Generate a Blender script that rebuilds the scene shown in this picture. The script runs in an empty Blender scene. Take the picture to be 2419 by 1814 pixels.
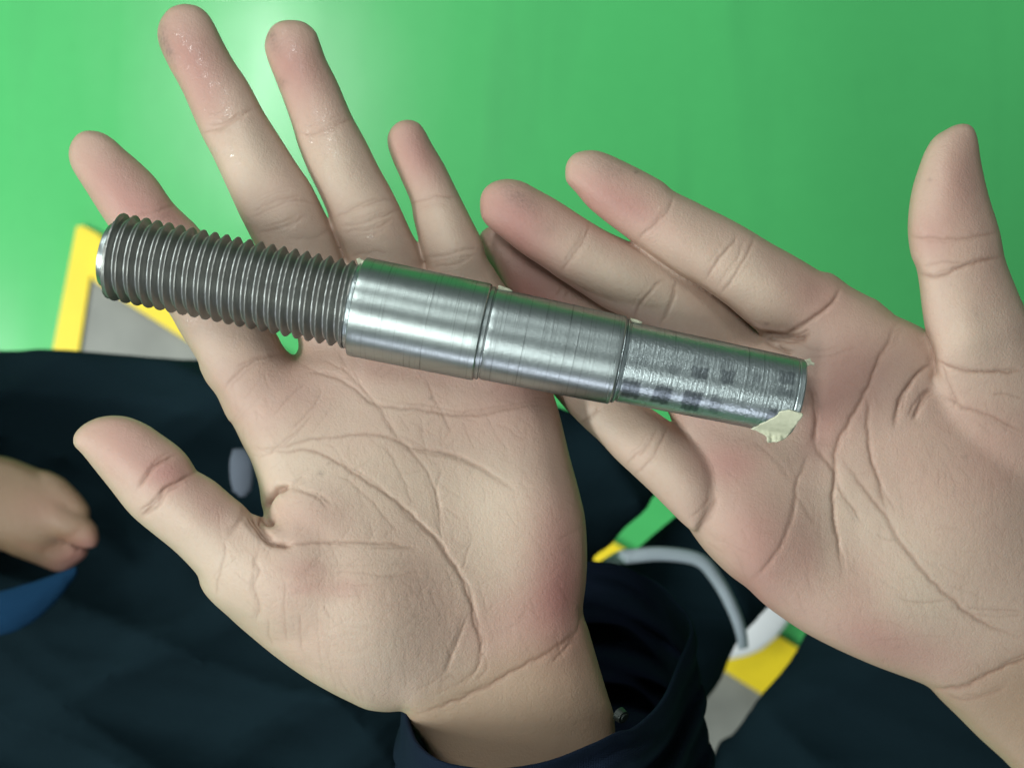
import bpy, bmesh, math, random
import numpy as np
from mathutils import Vector, Matrix
from mathutils.geometry import delaunay_2d_cdt

random.seed(4); rng = np.random.default_rng(7)
scene = bpy.context.scene
COL = scene.collection
W, H = 2419.0, 1814.0
S = 0.00011                       # metres per photo pixel in the plane of the shaft
D = (W/2*S)/math.tan(math.radians(21))   # camera height above that plane
ZF = -1.154                       # floor
CX, CY = W/2, H/2

# ------------------------------------------------------------------ camera
cam = bpy.data.cameras.new('camera'); co = bpy.data.objects.new('camera', cam); COL.objects.link(co)
cam.sensor_width = 36; cam.angle = math.radians(42)
co.location = (0, 0, D); cam.clip_start = 0.01; cam.clip_end = 60
cam.dof.use_dof = True; cam.dof.focus_distance = D+0.006
cam.dof.aperture_fstop = cam.lens/3.0
scene.camera = co

# ------------------------------------------------------------------ world + lamps (a factory hall lit by ceiling tubes, plus one added key lamp)
wd = bpy.data.worlds.new('World'); scene.world = wd; wd.use_nodes = True
bg = wd.node_tree.nodes['Background']; bg.inputs[0].default_value = (0.80, 0.93, 0.90, 1); bg.inputs[1].default_value = 0.15
def tube(x, y, z, sx, sy, power, col=(0.93, 1.0, 0.96)):
    l = bpy.data.lights.new('ceiling_and_added_light', 'AREA'); l.shape = 'RECTANGLE'; l.size = sx; l.size_y = sy
    l.energy = power; l.color = col
    o = bpy.data.objects.new('ceiling_and_added_light', l); COL.objects.link(o); o.location = (x, y, z)
    return o
tube(-0.877, 1.08, 2.2, 0.14, 0.70, 19)
tube(-0.877, 3.3, 2.2, 0.24, 1.2, 60)
tube(-0.877, -1.1, 2.2, 0.24, 1.2, 24)
tube(-1.75, -0.45, 1.05, 0.40, 1.1, 62)  # low key lamp added to brighten the left side, no ceiling tube there
tube(-3.0, 3.3, 2.2, 0.24, 1.2, 60)
tube(-0.877, -8.5, 2.2, 2.4, 1.2, 330, (0.86, 0.88, 1.0))
scene.view_settings.view_transform = 'Standard'; scene.view_settings.look = 'None'
scene.view_settings.exposure = 0.0; scene.view_settings.gamma = 1.0

# ------------------------------------------------------------------ helpers
def P(px, py, z=0.0):
    k = (D - z)/D*S
    return Vector(((px-CX)*k, (CY-py)*k, z))
def tag(o, label=None, cat=None, group=None, kind=None):
    for k, v in (('label', label), ('category', cat), ('group', group), ('kind', kind)):
        if v: o[k] = v
    return o
def mesh_obj(name, verts, faces, mat=None, parent=None, smooth=True):
    me = bpy.data.meshes.new(name)
    verts = np.asarray(verts, dtype=np.float32)
    me.vertices.add(len(verts)); me.vertices.foreach_set('co', verts.ravel())
    faces = [f for f in faces] if not isinstance(faces, np.ndarray) else faces
    if isinstance(faces, np.ndarray):
        n, k = faces.shape
        me.loops.add(n*k); me.loops.foreach_set('vertex_index', faces.astype(np.int32).ravel())
        me.polygons.add(n)
        me.polygons.foreach_set('loop_start', np.arange(0, n*k, k, dtype=np.int32))
        me.update(calc_edges=True)
    else:
        me.clear_geometry(); me.from_pydata([tuple(v) for v in verts], [], faces)
    me.polygons.foreach_set('use_smooth', np.full(len(me.polygons), smooth))
    me.validate(); me.update()
    o = bpy.data.objects.new(name, me); COL.objects.link(o)
    if mat: me.materials.append(mat)
    if parent: o.parent = parent
    return o
def empty(name, loc=(0, 0, 0)):
    o = bpy.data.objects.new(name, None); COL.objects.link(o); o.location = loc; o.empty_display_size = 0.02
    return o
def parent_keep(o, p):
    o.parent = p; o.matrix_parent_inverse = Matrix.Translation(-Vector(p.location))
def new_mat(name):
    m = bpy.data.materials.new(name); m.use_nodes = True
    nt = m.node_tree; b = nt.nodes['Principled BSDF']
    return m, nt, b
def N(nt, t, **kw):
    n = nt.nodes.new(t)
    for k, v in kw.items():
        if k.startswith('i_'): n.inputs[k[2:].replace('_', ' ')].default_value = v
        else: setattr(n, k, v)
    return n
def mixc(nt, fac, a, b, mode='MIX'):
    n = nt.nodes.new('ShaderNodeMix'); n.data_type = 'RGBA'; n.blend_type = mode; n.clamp_factor = True
    for s, v in ((0, fac), (6, a), (7, b)):
        if hasattr(v, 'is_output'): nt.links.new(v, n.inputs[s])
        else: n.inputs[s].default_value = v if s == 0 else (*v, 1) if len(v) == 3 else v
    return n.outputs[2]
def mth(nt, op, a, b=None, clamp=False):
    n = nt.nodes.new('ShaderNodeMath'); n.operation = op; n.use_clamp = clamp
    for i, v in enumerate((a, b)):
        if v is None: continue
        if hasattr(v, 'is_output'): nt.links.new(v, n.inputs[i])
        else: n.inputs[i].default_value = v
    return n.outputs[0]
def zc(pts, s, ox, oy): return [(x/s+ox, y/s+oy) for x, y in pts]
A = lambda *p: zc(p, 1.8433, 0, 0)
B = lambda *p: zc(p, 1.8433, 1100, 200)
Cc = lambda *p: zc(p, 1.8433, 0, 900)
Dd = lambda *p: zc(p, 1.8433, 1200, 900)
E = lambda *p: zc(p, 2.212, 400, 700)
F5 = lambda *p: zc(p, 2.765, 600, 1100)
G = lambda *p: zc(p, 2.765, 1700, 1000)
Q = lambda *p: zc(p, 2.765, 1750, 600)
R6 = lambda *p: zc(p, 2.7013, 1900, 1200)
Z3 = lambda *p: zc(p, 3.687, 1400, 680)
Z2 = lambda *p: zc(p, 3.16, 800, 580)

def spline(pts, closed=False, step=6.0):
    p = np.array(pts, float); n = len(p); out = []
    rngi = range(n) if closed else range(n-1)
    for i in rngi:
        if closed: a, b, c, d = p[(i-1) % n], p[i], p[(i+1) % n], p[(i+2) % n]
        else: a, b, c, d = p[max(i-1, 0)], p[i], p[i+1], p[min(i+2, n-1)]
        m = max(1, int(np.linalg.norm(c-b)/step))
        for k in range(m):
            t = k/m
            out.append(0.5*((2*b)+(-a+c)*t+(2*a-5*b+4*c-d)*t*t+(-a+3*b-3*c+d)*t**3))
    if not closed: out.append(p[-1])
    return np.array(out)

# ------------------------------------------------------------------ materials
def skin_material(name, base=(0.530, 0.384, 0.304)):
    m, nt, b = new_mat(name); L = nt.links.new
    at = N(nt, 'ShaderNodeAttribute', attribute_name='tone'); sep = N(nt, 'ShaderNodeSeparateColor'); L(at.outputs['Color'], sep.inputs[0])
    red, pale, dirt, crease = sep.outputs[0], sep.outputs[1], sep.outputs[2], at.outputs['Alpha']
    tc = N(nt, 'ShaderNodeTexCoord')
    n1 = N(nt, 'ShaderNodeTexNoise', i_Scale=48.0, i_Detail=5.0, i_Roughness=0.62); L(tc.outputs['Object'], n1.inputs['Vector'])
    n2 = N(nt, 'ShaderNodeTexNoise', i_Scale=190.0, i_Detail=3.0); L(tc.outputs['Object'], n2.inputs['Vector'])
    mot = mth(nt, 'MULTIPLY', mth(nt, 'SUBTRACT', n1.outputs[0], 0.42), 2.2, True)
    mot2 = mth(nt, 'MULTIPLY', mth(nt, 'SUBTRACT', n2.outputs[0], 0.5), 1.4, True)
    c = mixc(nt, mth(nt, 'MULTIPLY', mot, 0.7), base, (base[0]*0.88, base[1]*0.75, base[2]*0.78))
    c = mixc(nt, mth(nt, 'MULTIPLY', mot2, 0.6), c, (base[0]*1.10, base[1]*1.10, base[2]*1.04))
    c = mixc(nt, mth(nt, 'MULTIPLY', pale, 0.75), c, (0.575, 0.465, 0.365))
    tn = N(nt, 'ShaderNodeAttribute', attribute_name='tan'); c = mixc(nt, tn.outputs['Fac'], c, (base[0]*0.60, base[1]*0.56, base[2]*0.46))  # tan pigment, with shading of the finger sides painted in
    c = mixc(nt, mth(nt, 'MULTIPLY', red, 1.10, True), c, (0.40, 0.175, 0.155))
    c = mixc(nt, mth(nt, 'MULTIPLY', crease, 0.60), c, (0.22, 0.105, 0.065))  # crease redness, with the shade in the folds painted in
    n3 = N(nt, 'ShaderNodeTexNoise', i_Scale=900.0, i_Detail=3.0); L(tc.outputs['Object'], n3.inputs['Vector'])
    n8 = N(nt, 'ShaderNodeTexNoise', i_Scale=700.0, i_Detail=3.0); L(tc.outputs['Object'], n8.inputs['Vector'])
    c = mixc(nt, mth(nt, 'MULTIPLY', mth(nt, 'SUBTRACT', n8.outputs[0], 0.5), 0.35, True), c, (0.36, 0.20, 0.16))
    d = mth(nt, 'MULTIPLY', dirt, mth(nt, 'MULTIPLY', mth(nt, 'ADD', 0.45, mth(nt, 'MULTIPLY', mth(nt, 'SUBTRACT', n3.outputs[0], 0.42), 2.2, True))))
    c = mixc(nt, d, c, (0.05, 0.045, 0.045))
    L(c, b.inputs['Base Color'])
    b.inputs['Subsurface Weight'].default_value = 0.16
    b.inputs['Subsurface Radius'].default_value = (1.0, 0.42, 0.25); b.inputs['Subsurface Scale'].default_value = 0.0028
    oa = N(nt, 'ShaderNodeAttribute', attribute_name='oil')
    n4 = N(nt, 'ShaderNodeTexNoise', i_Scale=420.0, i_Detail=2.0); L(tc.outputs['Object'], n4.inputs['Vector'])
    oilm = mth(nt, 'MULTIPLY', oa.outputs['Fac'], mth(nt, 'MULTIPLY', mth(nt, 'SUBTRACT', n4.outputs[0], 0.44), 4.0, True), True)
    L(mth(nt, 'SUBTRACT', 0.52, mth(nt, 'MULTIPLY', oilm, 0.15)), b.inputs['Roughness'])
    b.inputs['Specular IOR Level'].default_value = 0.42
    L(oilm, b.inputs['Coat Weight']); b.inputs['Coat Roughness'].default_value = 0.10
    # fine relief: ridges of the skin and criss-cross lines
    w = N(nt, 'ShaderNodeTexWave', i_Scale=520.0, i_Distortion=9.0, i_Detail=2.0); w.inputs['Detail Scale'].default_value = 0.12
    L(tc.outputs['Object'], w.inputs['Vector'])
    v = N(nt, 'ShaderNodeTexVoronoi', feature='DISTANCE_TO_EDGE', i_Scale=620.0); L(tc.outputs['Object'], v.inputs['Vector'])
    n5 = N(nt, 'ShaderNodeTexNoise', i_Scale=1500.0, i_Detail=2.0); L(tc.outputs['Object'], n5.inputs['Vector'])
    hsum = mth(nt, 'ADD', mth(nt, 'MULTIPLY', w.outputs['Fac'], 0.03),
               mth(nt, 'ADD', mth(nt, 'MULTIPLY', mth(nt, 'MINIMUM', v.outputs['Distance'], 0.12), 1.3), mth(nt, 'MULTIPLY', n5.outputs[0], 1.0)))
    bp = N(nt, 'ShaderNodeBump', i_Strength=0.8, i_Distance=0.00013); L(hsum, bp.inputs['Height'])
    nw = N(nt, 'ShaderNodeTexNoise', i_Scale=260.0, i_Detail=2.0); L(tc.outputs['Object'], nw.inputs['Vector'])
    bp2 = N(nt, 'ShaderNodeBump', i_Strength=0.35, i_Distance=0.0004); L(nw.outputs[0], bp2.inputs['Height'])
    L(bp.outputs[0], bp2.inputs['Normal']); L(bp2.outputs[0], b.inputs['Normal']); bp3 = N(nt, 'ShaderNodeBump', i_Strength=1.0, i_Distance=0.0006); L(n4.outputs[0], bp3.inputs['Height']); L(bp2.outputs[0], bp3.inputs['Normal']); L(bp3.outputs[0], b.inputs['Coat Normal'])
    return m
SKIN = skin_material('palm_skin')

def cloth_material(name, col, bump=0.4, sc=1400):
    m, nt, b = new_mat(name); L = nt.links.new
    tc = N(nt, 'ShaderNodeTexCoord'); n = N(nt, 'ShaderNodeTexNoise', i_Scale=9.0, i_Detail=4.0); L(tc.outputs['Object'], n.inputs['Vector'])
    c = mixc(nt, n.outputs[0], tuple(x*0.75 for x in col), tuple(x*1.3 for x in col)); L(c, b.inputs['Base Color'])
    b.inputs['Roughness'].default_value = 0.9; b.inputs['Specular IOR Level'].default_value = 0.12
    b.inputs['Specular IOR Level'].default_value = 0.06
    w1 = N(nt, 'ShaderNodeTexWave', i_Scale=sc*0.5, i_Distortion=0.5); L(tc.outputs['Object'], w1.inputs['Vector'])
    w2 = N(nt, 'ShaderNodeTexWave', i_Scale=sc*0.5, i_Distortion=0.5, bands_direction='Y'); L(tc.outputs['Object'], w2.inputs['Vector'])
    bp = N(nt, 'ShaderNodeBump', i_Strength=bump, i_Distance=0.0004)
    L(mth(nt, 'ADD', w1.outputs['Fac'], w2.outputs['Fac']), bp.inputs['Height']); L(bp.outputs[0], b.inputs['Normal'])
    return m
CLOTH = cloth_material('dark_teal_workwear', (0.0050, 0.0135, 0.0185))
NAVY = cloth_material('navy_sleeve_cloth', (0.008, 0.014, 0.028))
BLUE = cloth_material('blue_cloth', (0.007, 0.032, 0.075))

def steel_material(name, col, rough, streak, painted_refl=False, thread=False, grain=0.4):
    m, nt, b = new_mat(name); L = nt.links.new
    b.inputs['Metallic'].default_value = 1.0; b.inputs['Specular Tint'].default_value = (0.50, 0.50, 0.51, 1)
    tc = N(nt, 'ShaderNodeTexCoord')
    # turning marks: noise squeezed along the axis, so it makes rings
    mp = N(nt, 'ShaderNodeMapping'); mp.inputs['Scale'].default_value = (1600, 26, 26); L(tc.outputs['Object'], mp.inputs['Vector'])
    n1 = N(nt, 'ShaderNodeTexNoise', i_Scale=1.0, i_Detail=3.0, i_Roughness=0.7); L(mp.outputs[0], n1.inputs['Vector'])
    mp2 = N(nt, 'ShaderNodeMapping'); mp2.inputs['Scale'].default_value = (420, 9, 9); L(tc.outputs['Object'], mp2.inputs['Vector'])
    n2 = N(nt, 'ShaderNodeTexNoise', i_Scale=1.0, i_Detail=2.0); L(mp2.outputs[0], n2.inputs['Vector'])
    n3 = N(nt, 'ShaderNodeTexNoise', i_Scale=1300.0, i_Detail=3.0); L(tc.outputs['Object'], n3.inputs['Vector'])
    dk = mth(nt, 'MULTIPLY', mth(nt, 'SUBTRACT', n1.outputs[0], 0.56), 5.0, True)
    c = mixc(nt, mth(nt, 'MULTIPLY', dk, streak), col, tuple(x*0.45 for x in col))
    n6 = N(nt, 'ShaderNodeTexNoise', i_Scale=75.0, i_Detail=4.0); L(tc.outputs['Object'], n6.inputs['Vector'])
    c = mixc(nt, mth(nt, 'MULTIPLY', mth(nt, 'SUBTRACT', n6.outputs[0], 0.45), 0.5, True), c, tuple(x*0.85 for x in col))
    rg = mth(nt, 'ADD', mth(nt, 'ADD', rough-0.06, mth(nt, 'MULTIPLY', n3.outputs[0], 0.12)), mth(nt, 'MULTIPLY', mth(nt, 'SUBTRACT', n2.outputs[0], 0.5), 0.08))
    at = N(nt, 'ShaderNodeAttribute', attribute_name='painted_reflection')
    if painted_refl:
        st = mth(nt, 'MULTIPLY', at.outputs['Fac'], mth(nt, 'ADD', 0.45, mth(nt, 'MULTIPLY', n1.outputs[0], 0.7), True), True)
        c = mixc(nt, mth(nt, 'MULTIPLY', st, 0.88), c, (0.085, 0.10, 0.12))  # dark reflections painted into the steel colour
    if thread:
        b.inputs['Metallic'].default_value = 0.9
        n7 = N(nt, 'ShaderNodeTexNoise', i_Scale=160.0, i_Detail=4.0); L(tc.outputs['Object'], n7.inputs['Vector'])
        c = mixc(nt, mth(nt, 'MULTIPLY', n7.outputs[0], 0.7), c, (0.19, 0.185, 0.165))
        c = mixc(nt, at.outputs['Fac'], c, (0.58, 0.61, 0.60))  # bright reflections painted along the thread roots
    L(c, b.inputs['Base Color']); L(rg, b.inputs['Roughness'])
    hs = mth(nt, 'ADD', mth(nt, 'MULTIPLY', n1.outputs[0], 1.3), mth(nt, 'MULTIPLY', n3.outputs[0], grain))
    bp = N(nt, 'ShaderNodeBump', i_Strength=0.45 if not painted_refl else 0.6, i_Distance=0.00006 if not painted_refl else 0.00012); L(hs, bp.inputs['Height'])
    L(bp.outputs[0], b.inputs['Normal'])
    if not thread:
        b.inputs['Anisotropic'].default_value = 0.5
        tg = N(nt, 'ShaderNodeTangent', direction_type='RADIAL', axis='X'); L(tg.outputs[0], b.inputs['Tangent'])
        b.inputs['Anisotropic Rotation'].default_value = 0.25
    return m
ST_COLLAR = steel_material('turned_steel', (0.46, 0.515, 0.51), 0.35, 1.0)
ST_MID = steel_material('turned_steel_dull', (0.435, 0.485, 0.49), 0.38, 1.0, grain=0.9)
ST_END = steel_material('scuffed_steel', (0.47, 0.53, 0.545), 0.36, 0.7, painted_refl=True, grain=1.2)
ST_THREAD = steel_material('oiled_dark_steel', (0.31, 0.32, 0.31), 0.44, 0.3, thread=True)

# ------------------------------------------------------------------ floor
def floor_material():
    m, nt, b = new_mat('green_epoxy_floor'); L = nt.links.new
    tc = N(nt, 'ShaderNodeTexCoord'); n = N(nt, 'ShaderNodeTexNoise', i_Scale=2.3, i_Detail=4.0); L(tc.outputs['Object'], n.inputs['Vector'])
    n2 = N(nt, 'ShaderNodeTexNoise', i_Scale=60.0, i_Detail=3.0); L(tc.outputs['Object'], n2.inputs['Vector'])
    c = mixc(nt, n.outputs[0], (0.072, 0.455, 0.130), (0.090, 0.535, 0.165))
    c = mixc(nt, mth(nt, 'MULTIPLY', n2.outputs[0], 0.12), c, (0.03, 0.22, 0.06))
    mp = N(nt, 'ShaderNodeMapping'); mp.inputs['Scale'].default_value = (14, 2.2, 1); mp.inputs['Rotation'].default_value = (0, 0, 0.12); L(tc.outputs['Object'], mp.inputs['Vector'])
    n4 = N(nt, 'ShaderNodeTexNoise', i_Scale=1.0, i_Detail=3.0, i_Distortion=0.6); L(mp.outputs[0], n4.inputs['Vector'])
    c = mixc(nt, mth(nt, 'MULTIPLY', mth(nt, 'SUBTRACT', n4.outputs[0], 0.52), 1.3, True), c, (0.05, 0.33, 0.10))
    n5 = N(nt, 'ShaderNodeTexNoise', i_Scale=160.0, i_Detail=2.0); L(tc.outputs['Object'], n5.inputs['Vector'])
    c = mixc(nt, mth(nt, 'MULTIPLY', mth(nt, 'SUBTRACT', n5.outputs[0], 0.72), 3.0, True), c, (0.03, 0.12, 0.05))
    L(mth(nt, 'ADD', 0.16, mth(nt, 'MULTIPLY', n4.outputs[0], 0.14)), b.inputs['Roughness'])
    L(c, b.inputs['Base Color'])
    b.inputs['Roughness'].default_value = 0.21; b.inputs['Specular IOR Level'].default_value = 0.5
    n3 = N(nt, 'ShaderNodeTexNoise', i_Scale=14.0, i_Detail=2.0); L(tc.outputs['Object'], n3.inputs['Vector'])
    bp = N(nt, 'ShaderNodeBump', i_Strength=0.12, i_Distance=0.002); L(n3.outputs[0], bp.inputs['Height']); L(bp.outputs[0], b.inputs['Normal'])
    return m
def flat_material(name, col, rough=0.5, var=0.15, sc=20):
    m, nt, b = new_mat(name); L = nt.links.new
    tc = N(nt, 'ShaderNodeTexCoord'); n = N(nt, 'ShaderNodeTexNoise', i_Scale=sc, i_Detail=5.0); L(tc.outputs['Object'], n.inputs['Vector'])
    L(mixc(nt, n.outputs[0], tuple(x*(1-var) for x in col), tuple(min(1, x*(1+var)) for x in col)), b.inputs['Base Color'])
    b.inputs['Roughness'].default_value = rough
    return m
fl = mesh_obj('floor', [(-8, -8, ZF), (8, -8, ZF), (8, 8, ZF), (-8, 8, ZF)], [(0, 1, 2, 3)], floor_material(), smooth=False)
tag(fl, kind='structure')
def strip(name, pts, z, mat, th=0.0015):
    v = [P(x, y, z) for x, y in pts]; n = len(v)
    verts = v + [Vector((a.x, a.y, z-th)) for a in v]
    faces = [tuple(range(n))[::-1]] + [tuple(range(n, 2*n))] + [(i, (i+1) % n, n+(i+1) % n, n+i) for i in range(n)]
    o = mesh_obj(name, verts, faces, mat, smooth=False)
    bm = bmesh.new(); bm.from_mesh(o.data); bmesh.ops.recalc_face_normals(bm, faces=bm.faces); bm.to_mesh(o.data); bm.free()
    return o
GREY = flat_material('grey_concrete', (0.20, 0.205, 0.185), 0.42, 0.45, 16)
YEL = flat_material('yellow_floor_tape', (0.84, 0.63, 0.01), 0.45, 0.13, 22)
tag(strip('grey_floor_area', [(210, 640), (430, 770), (1310, 1268), (1800, 1550), (2100, 1730), (2100, 2600), (60, 2600), (160, 1200)], ZF+0.004, GREY, 0.003), kind='structure')
t1 = strip('floor_tape', [(181, 535), (196, 534), (262, 570), (228, 655), (213, 652), (185, 835), (70, 1500), (0, 1500), (124, 830)], ZF+0.009, YEL, 0.004)
tag(t1, 'yellow floor tape running down towards the dark jacket at the left edge', 'floor tape', 'yellow tapes marking the floor')
t2 = strip('floor_tape', [(230, 558), (240, 565), (401, 682), (680, 845), (1443, 1278), (1840, 1503), (2100, 1660), (2000, 1765), (1799, 1639), (1710, 1584), (1000, 1148), (434, 800), (306, 719), (217, 660)], ZF+0.0135, YEL, 0.004)
tag(t2, 'long yellow floor tape crossing diagonally under the threaded end and between the trouser legs', 'floor tape', 'yellow tapes marking the floor')

# ------------------------------------------------------------------ implicit surfaces for hands (all in mm on the plane z = 0)
MM = S*1000
def to_mm(p):
    p = np.asarray(p, float); return np.stack([(p[..., 0]-CX)*MM, (CY-p[..., 1])*MM], -1)
def poly_dist(pl, X, Y):
    """signed distance to a closed polygon, positive inside"""
    d2 = np.full(X.shape, 1e9); ins = np.zeros(X.shape, bool)
    n = len(pl)
    for i in range(n):
        ax, ay = pl[i]; bx, by = pl[(i+1) % n]
        ex, ey = bx-ax, by-ay; wx, wy = X-ax, Y-ay
        t = np.clip((wx*ex+wy*ey)/(ex*ex+ey*ey+1e-12), 0, 1)
        d2 = np.minimum(d2, (wx-t*ex)**2+(wy-t*ey)**2)
        if ay != by:
            c = ((ay > Y) != (by > Y)) & (X < (bx-ax)*(Y-ay)/(by-ay)+ax); ins ^= c
    return np.where(ins, 1, -1)*np.sqrt(d2)
def blur(a, n):
    for _ in range(n):
        p = np.pad(a, 1, mode='edge')
        a = (p[1:-1, 1:-1]*4+p[:-2, 1:-1]*2+p[2:, 1:-1]*2+p[1:-1, :-2]*2+p[1:-1, 2:]*2+p[:-2, :-2]+p[2:, 2:]+p[:-2, 2:]+p[2:, :-2])/16
    return a
class Field:
    def __init__(s, x0, x1, y0, y1, z0, z1, h):
        s.h = h; s.x = np.arange(x0, x1, h); s.y = np.arange(y0, y1, h); s.z = np.arange(z0, z1, h).astype(np.float32)
        s.X, s.Y = np.meshgrid(s.x, s.y, indexing='ij')
        s.palm = None; s.fing = None; s.over = None; s.over2 = None
    def zmap(s, ctrl):
        """height of the middle surface: gaussian-weighted blend of control points (px,py,z,sigma px)"""
        num = np.zeros(s.X.shape); den = np.zeros(s.X.shape)
        for px, py, z, sg in ctrl:
            q = to_mm([px, py]); w = np.exp(-((s.X-q[0])**2+(s.Y-q[1])**2)/(2*(sg*MM)**2))+1e-12/(1+(s.X-q[0])**2+(s.Y-q[1])**2)
            num += w*z; den += w
        return num/den
    def axis_z(s, pts):
        """height along an axis polyline (px,py,z)"""
        a = np.array([(*to_mm(p[:2]), p[2]) for p in pts])
        best = np.full(s.X.shape, 1e9); out = np.zeros(s.X.shape)
        for i in range(len(a)-1):
            e = a[i+1, :2]-a[i, :2]; wx, wy = s.X-a[i, 0], s.Y-a[i, 1]
            t = np.clip((wx*e[0]+wy*e[1])/(e@e), 0, 1)
            d = (wx-t*e[0])**2+(wy-t*e[1])**2
            m = d < best; best = np.where(m, d, best); out = np.where(m, a[i, 2]+(a[i+1, 2]-a[i, 2])*t, out)
        return blur(out, 25)
    def comp(s, poly, zmid, r0, L=None, flat=1.0, which='fing', k=1.6, iters=700):
        pl = to_mm(spline(poly, True, 8))
        h = s.h
        d = poly_dist(pl, s.X, s.Y); m = d > 0
        ix = np.where(m.any(1))[0]; iy = np.where(m.any(0))[0]
        sl = (slice(max(ix[0]-2, 0), ix[-1]+3), slice(max(iy[0]-2, 0), iy[-1]+3))
        ms = m[sl]; dd = d[sl]; u = np.where(ms, np.maximum(dd, 0)*r0, 0.0)
        c = 2.0 if L is None else r0*r0/L**2; kk = 0 if L is None else 1/L**2
        msf = ms.astype(float)
        for _ in range(iters):
            p = np.pad(u, 1)
            u = (p[:-2, 1:-1]+p[2:, 1:-1]+p[1:-1, :-2]+p[1:-1, 2:]+c*h*h)/(4+kk*h*h)*msf
        # clean boundary: ratio u/d, blurred and carried over the edge
        ok = (ms & (dd > 1.2*h) & (dd < 6*h)).astype(float)
        q = np.where(ok > 0, u/np.maximum(dd, 1e-3), 0)
        for _ in range(3):
            qn, on = blur(q*1.0, 6), blur(ok, 6); q = np.where(on > 1e-6, qn/np.maximum(on, 1e-6), 0); ok = (on > 1e-6).astype(float)
        q = np.where(q <= 0, 2*r0, q)
        w = np.clip((dd/h-1.0)/2.5, 0, 1); w = w*w*(3-2*w)
        ub = np.where(dd > 0, w*u+(1-w)*q*dd, q*dd)
        U = np.minimum(d, 0)*2*r0; U[sl] = ub
        zz = s.z[None, None, :]
        Fv = (U[..., None]-((zz-zmid[..., None])/flat)**2).astype(np.float32)
        rr = r0 if L is None else r0
        sd = np.sqrt(np.maximum(rr*rr-Fv, 0))-rr
        # where the section is thicker than rr keep a plain measure
        sd = np.where(Fv > rr*rr, -rr-(Fv-rr*rr)/(2*rr), sd).astype(np.float32)
        cur = getattr(s, which)
        setattr(s, which, sd if cur is None else smin(cur, sd, k))
    def mesh(s, k):
        f = smin(s.palm, s.fing, k) if s.palm is not None else s.fing
        if s.over is not None: f = smin(f, s.over, 0.9)
        if s.over2 is not None: f = smin(f, s.over2, 2.0)
        return surface_nets(-f, s.x, s.y, s.z)
def smin(a, b, k):
    hh = np.clip(0.5+0.5*(b-a)/k, 0, 1)
    return (b*(1-hh)+a*hh-k*hh*(1-hh)).astype(np.float32)
def surface_nets(F, x, y, z):
    F = F.copy(); F[0], F[-1] = -1, -1; F[:, 0], F[:, -1] = -1, -1; F[:, :, 0], F[:, :, -1] = -1, -1
    ins = F > 0
    c = np.zeros([n-1 for n in F.shape], np.int8)
    for i in (0, 1):
        for j in (0, 1):
            for k in (0, 1):
                c += ins[i:F.shape[0]-1+i, j:F.shape[1]-1+j, k:F.shape[2]-1+k]
    act = (c > 0) & (c < 8); idx = np.argwhere(act); nv = len(idx)
    vid = np.full(act.shape, -1, np.int32); vid[act] = np.arange(nv)
    pos = np.zeros((nv, 3)); cnt = np.zeros(nv)
    corner = lambda i, j, k: F[idx[:, 0]+i, idx[:, 1]+j, idx[:, 2]+k]
    for ax in range(3):
        for a in (0, 1):
            for b in (0, 1):
                o0 = [a, b]; o0.insert(ax, 0); o1 = [a, b]; o1.insert(ax, 1)
                f0, f1 = corner(*o0), corner(*o1); m = (f0 > 0) != (f1 > 0)
                t = np.where(m, f0/(f0-f1+1e-12), 0)
                p = np.array(o0, float)[None, :].repeat(nv, 0); p[:, ax] = t
                pos[m] += p[m]; cnt += m
    pos = idx+pos/cnt[:, None]
    V = np.stack([x[0]+pos[:, 0]*(x[1]-x[0]), y[0]+pos[:, 1]*(y[1]-y[0]), z[0]+pos[:, 2]*(z[1]-z[0])], -1)
    faces = []
    for ax in range(3):
        sl0 = [slice(None)]*3; sl1 = [slice(None)]*3; sl0[ax] = slice(0, -1); sl1[ax] = slice(1, None)
        a, b = ins[tuple(sl0)], ins[tuple(sl1)]
        e = np.argwhere(a != b); ua, va = [(1, 2), (2, 0), (0, 1)][ax]
        e = e[(e[:, ua] > 0) & (e[:, va] > 0)]
        g = lambda du, dv: (lambda q: vid[q[:, 0], q[:, 1], q[:, 2]])(e-np.eye(3, dtype=int)[ua]*du-np.eye(3, dtype=int)[va]*dv)
        q = np.stack([g(1, 1), g(0, 1), g(0, 0), g(1, 0)], -1)
        fl_ = a[e[:, 0], e[:, 1], e[:, 2]]
        q = np.where(fl_[:, None], q, q[:, ::-1]); faces.append(q)
    return V, np.concatenate(faces)

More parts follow.
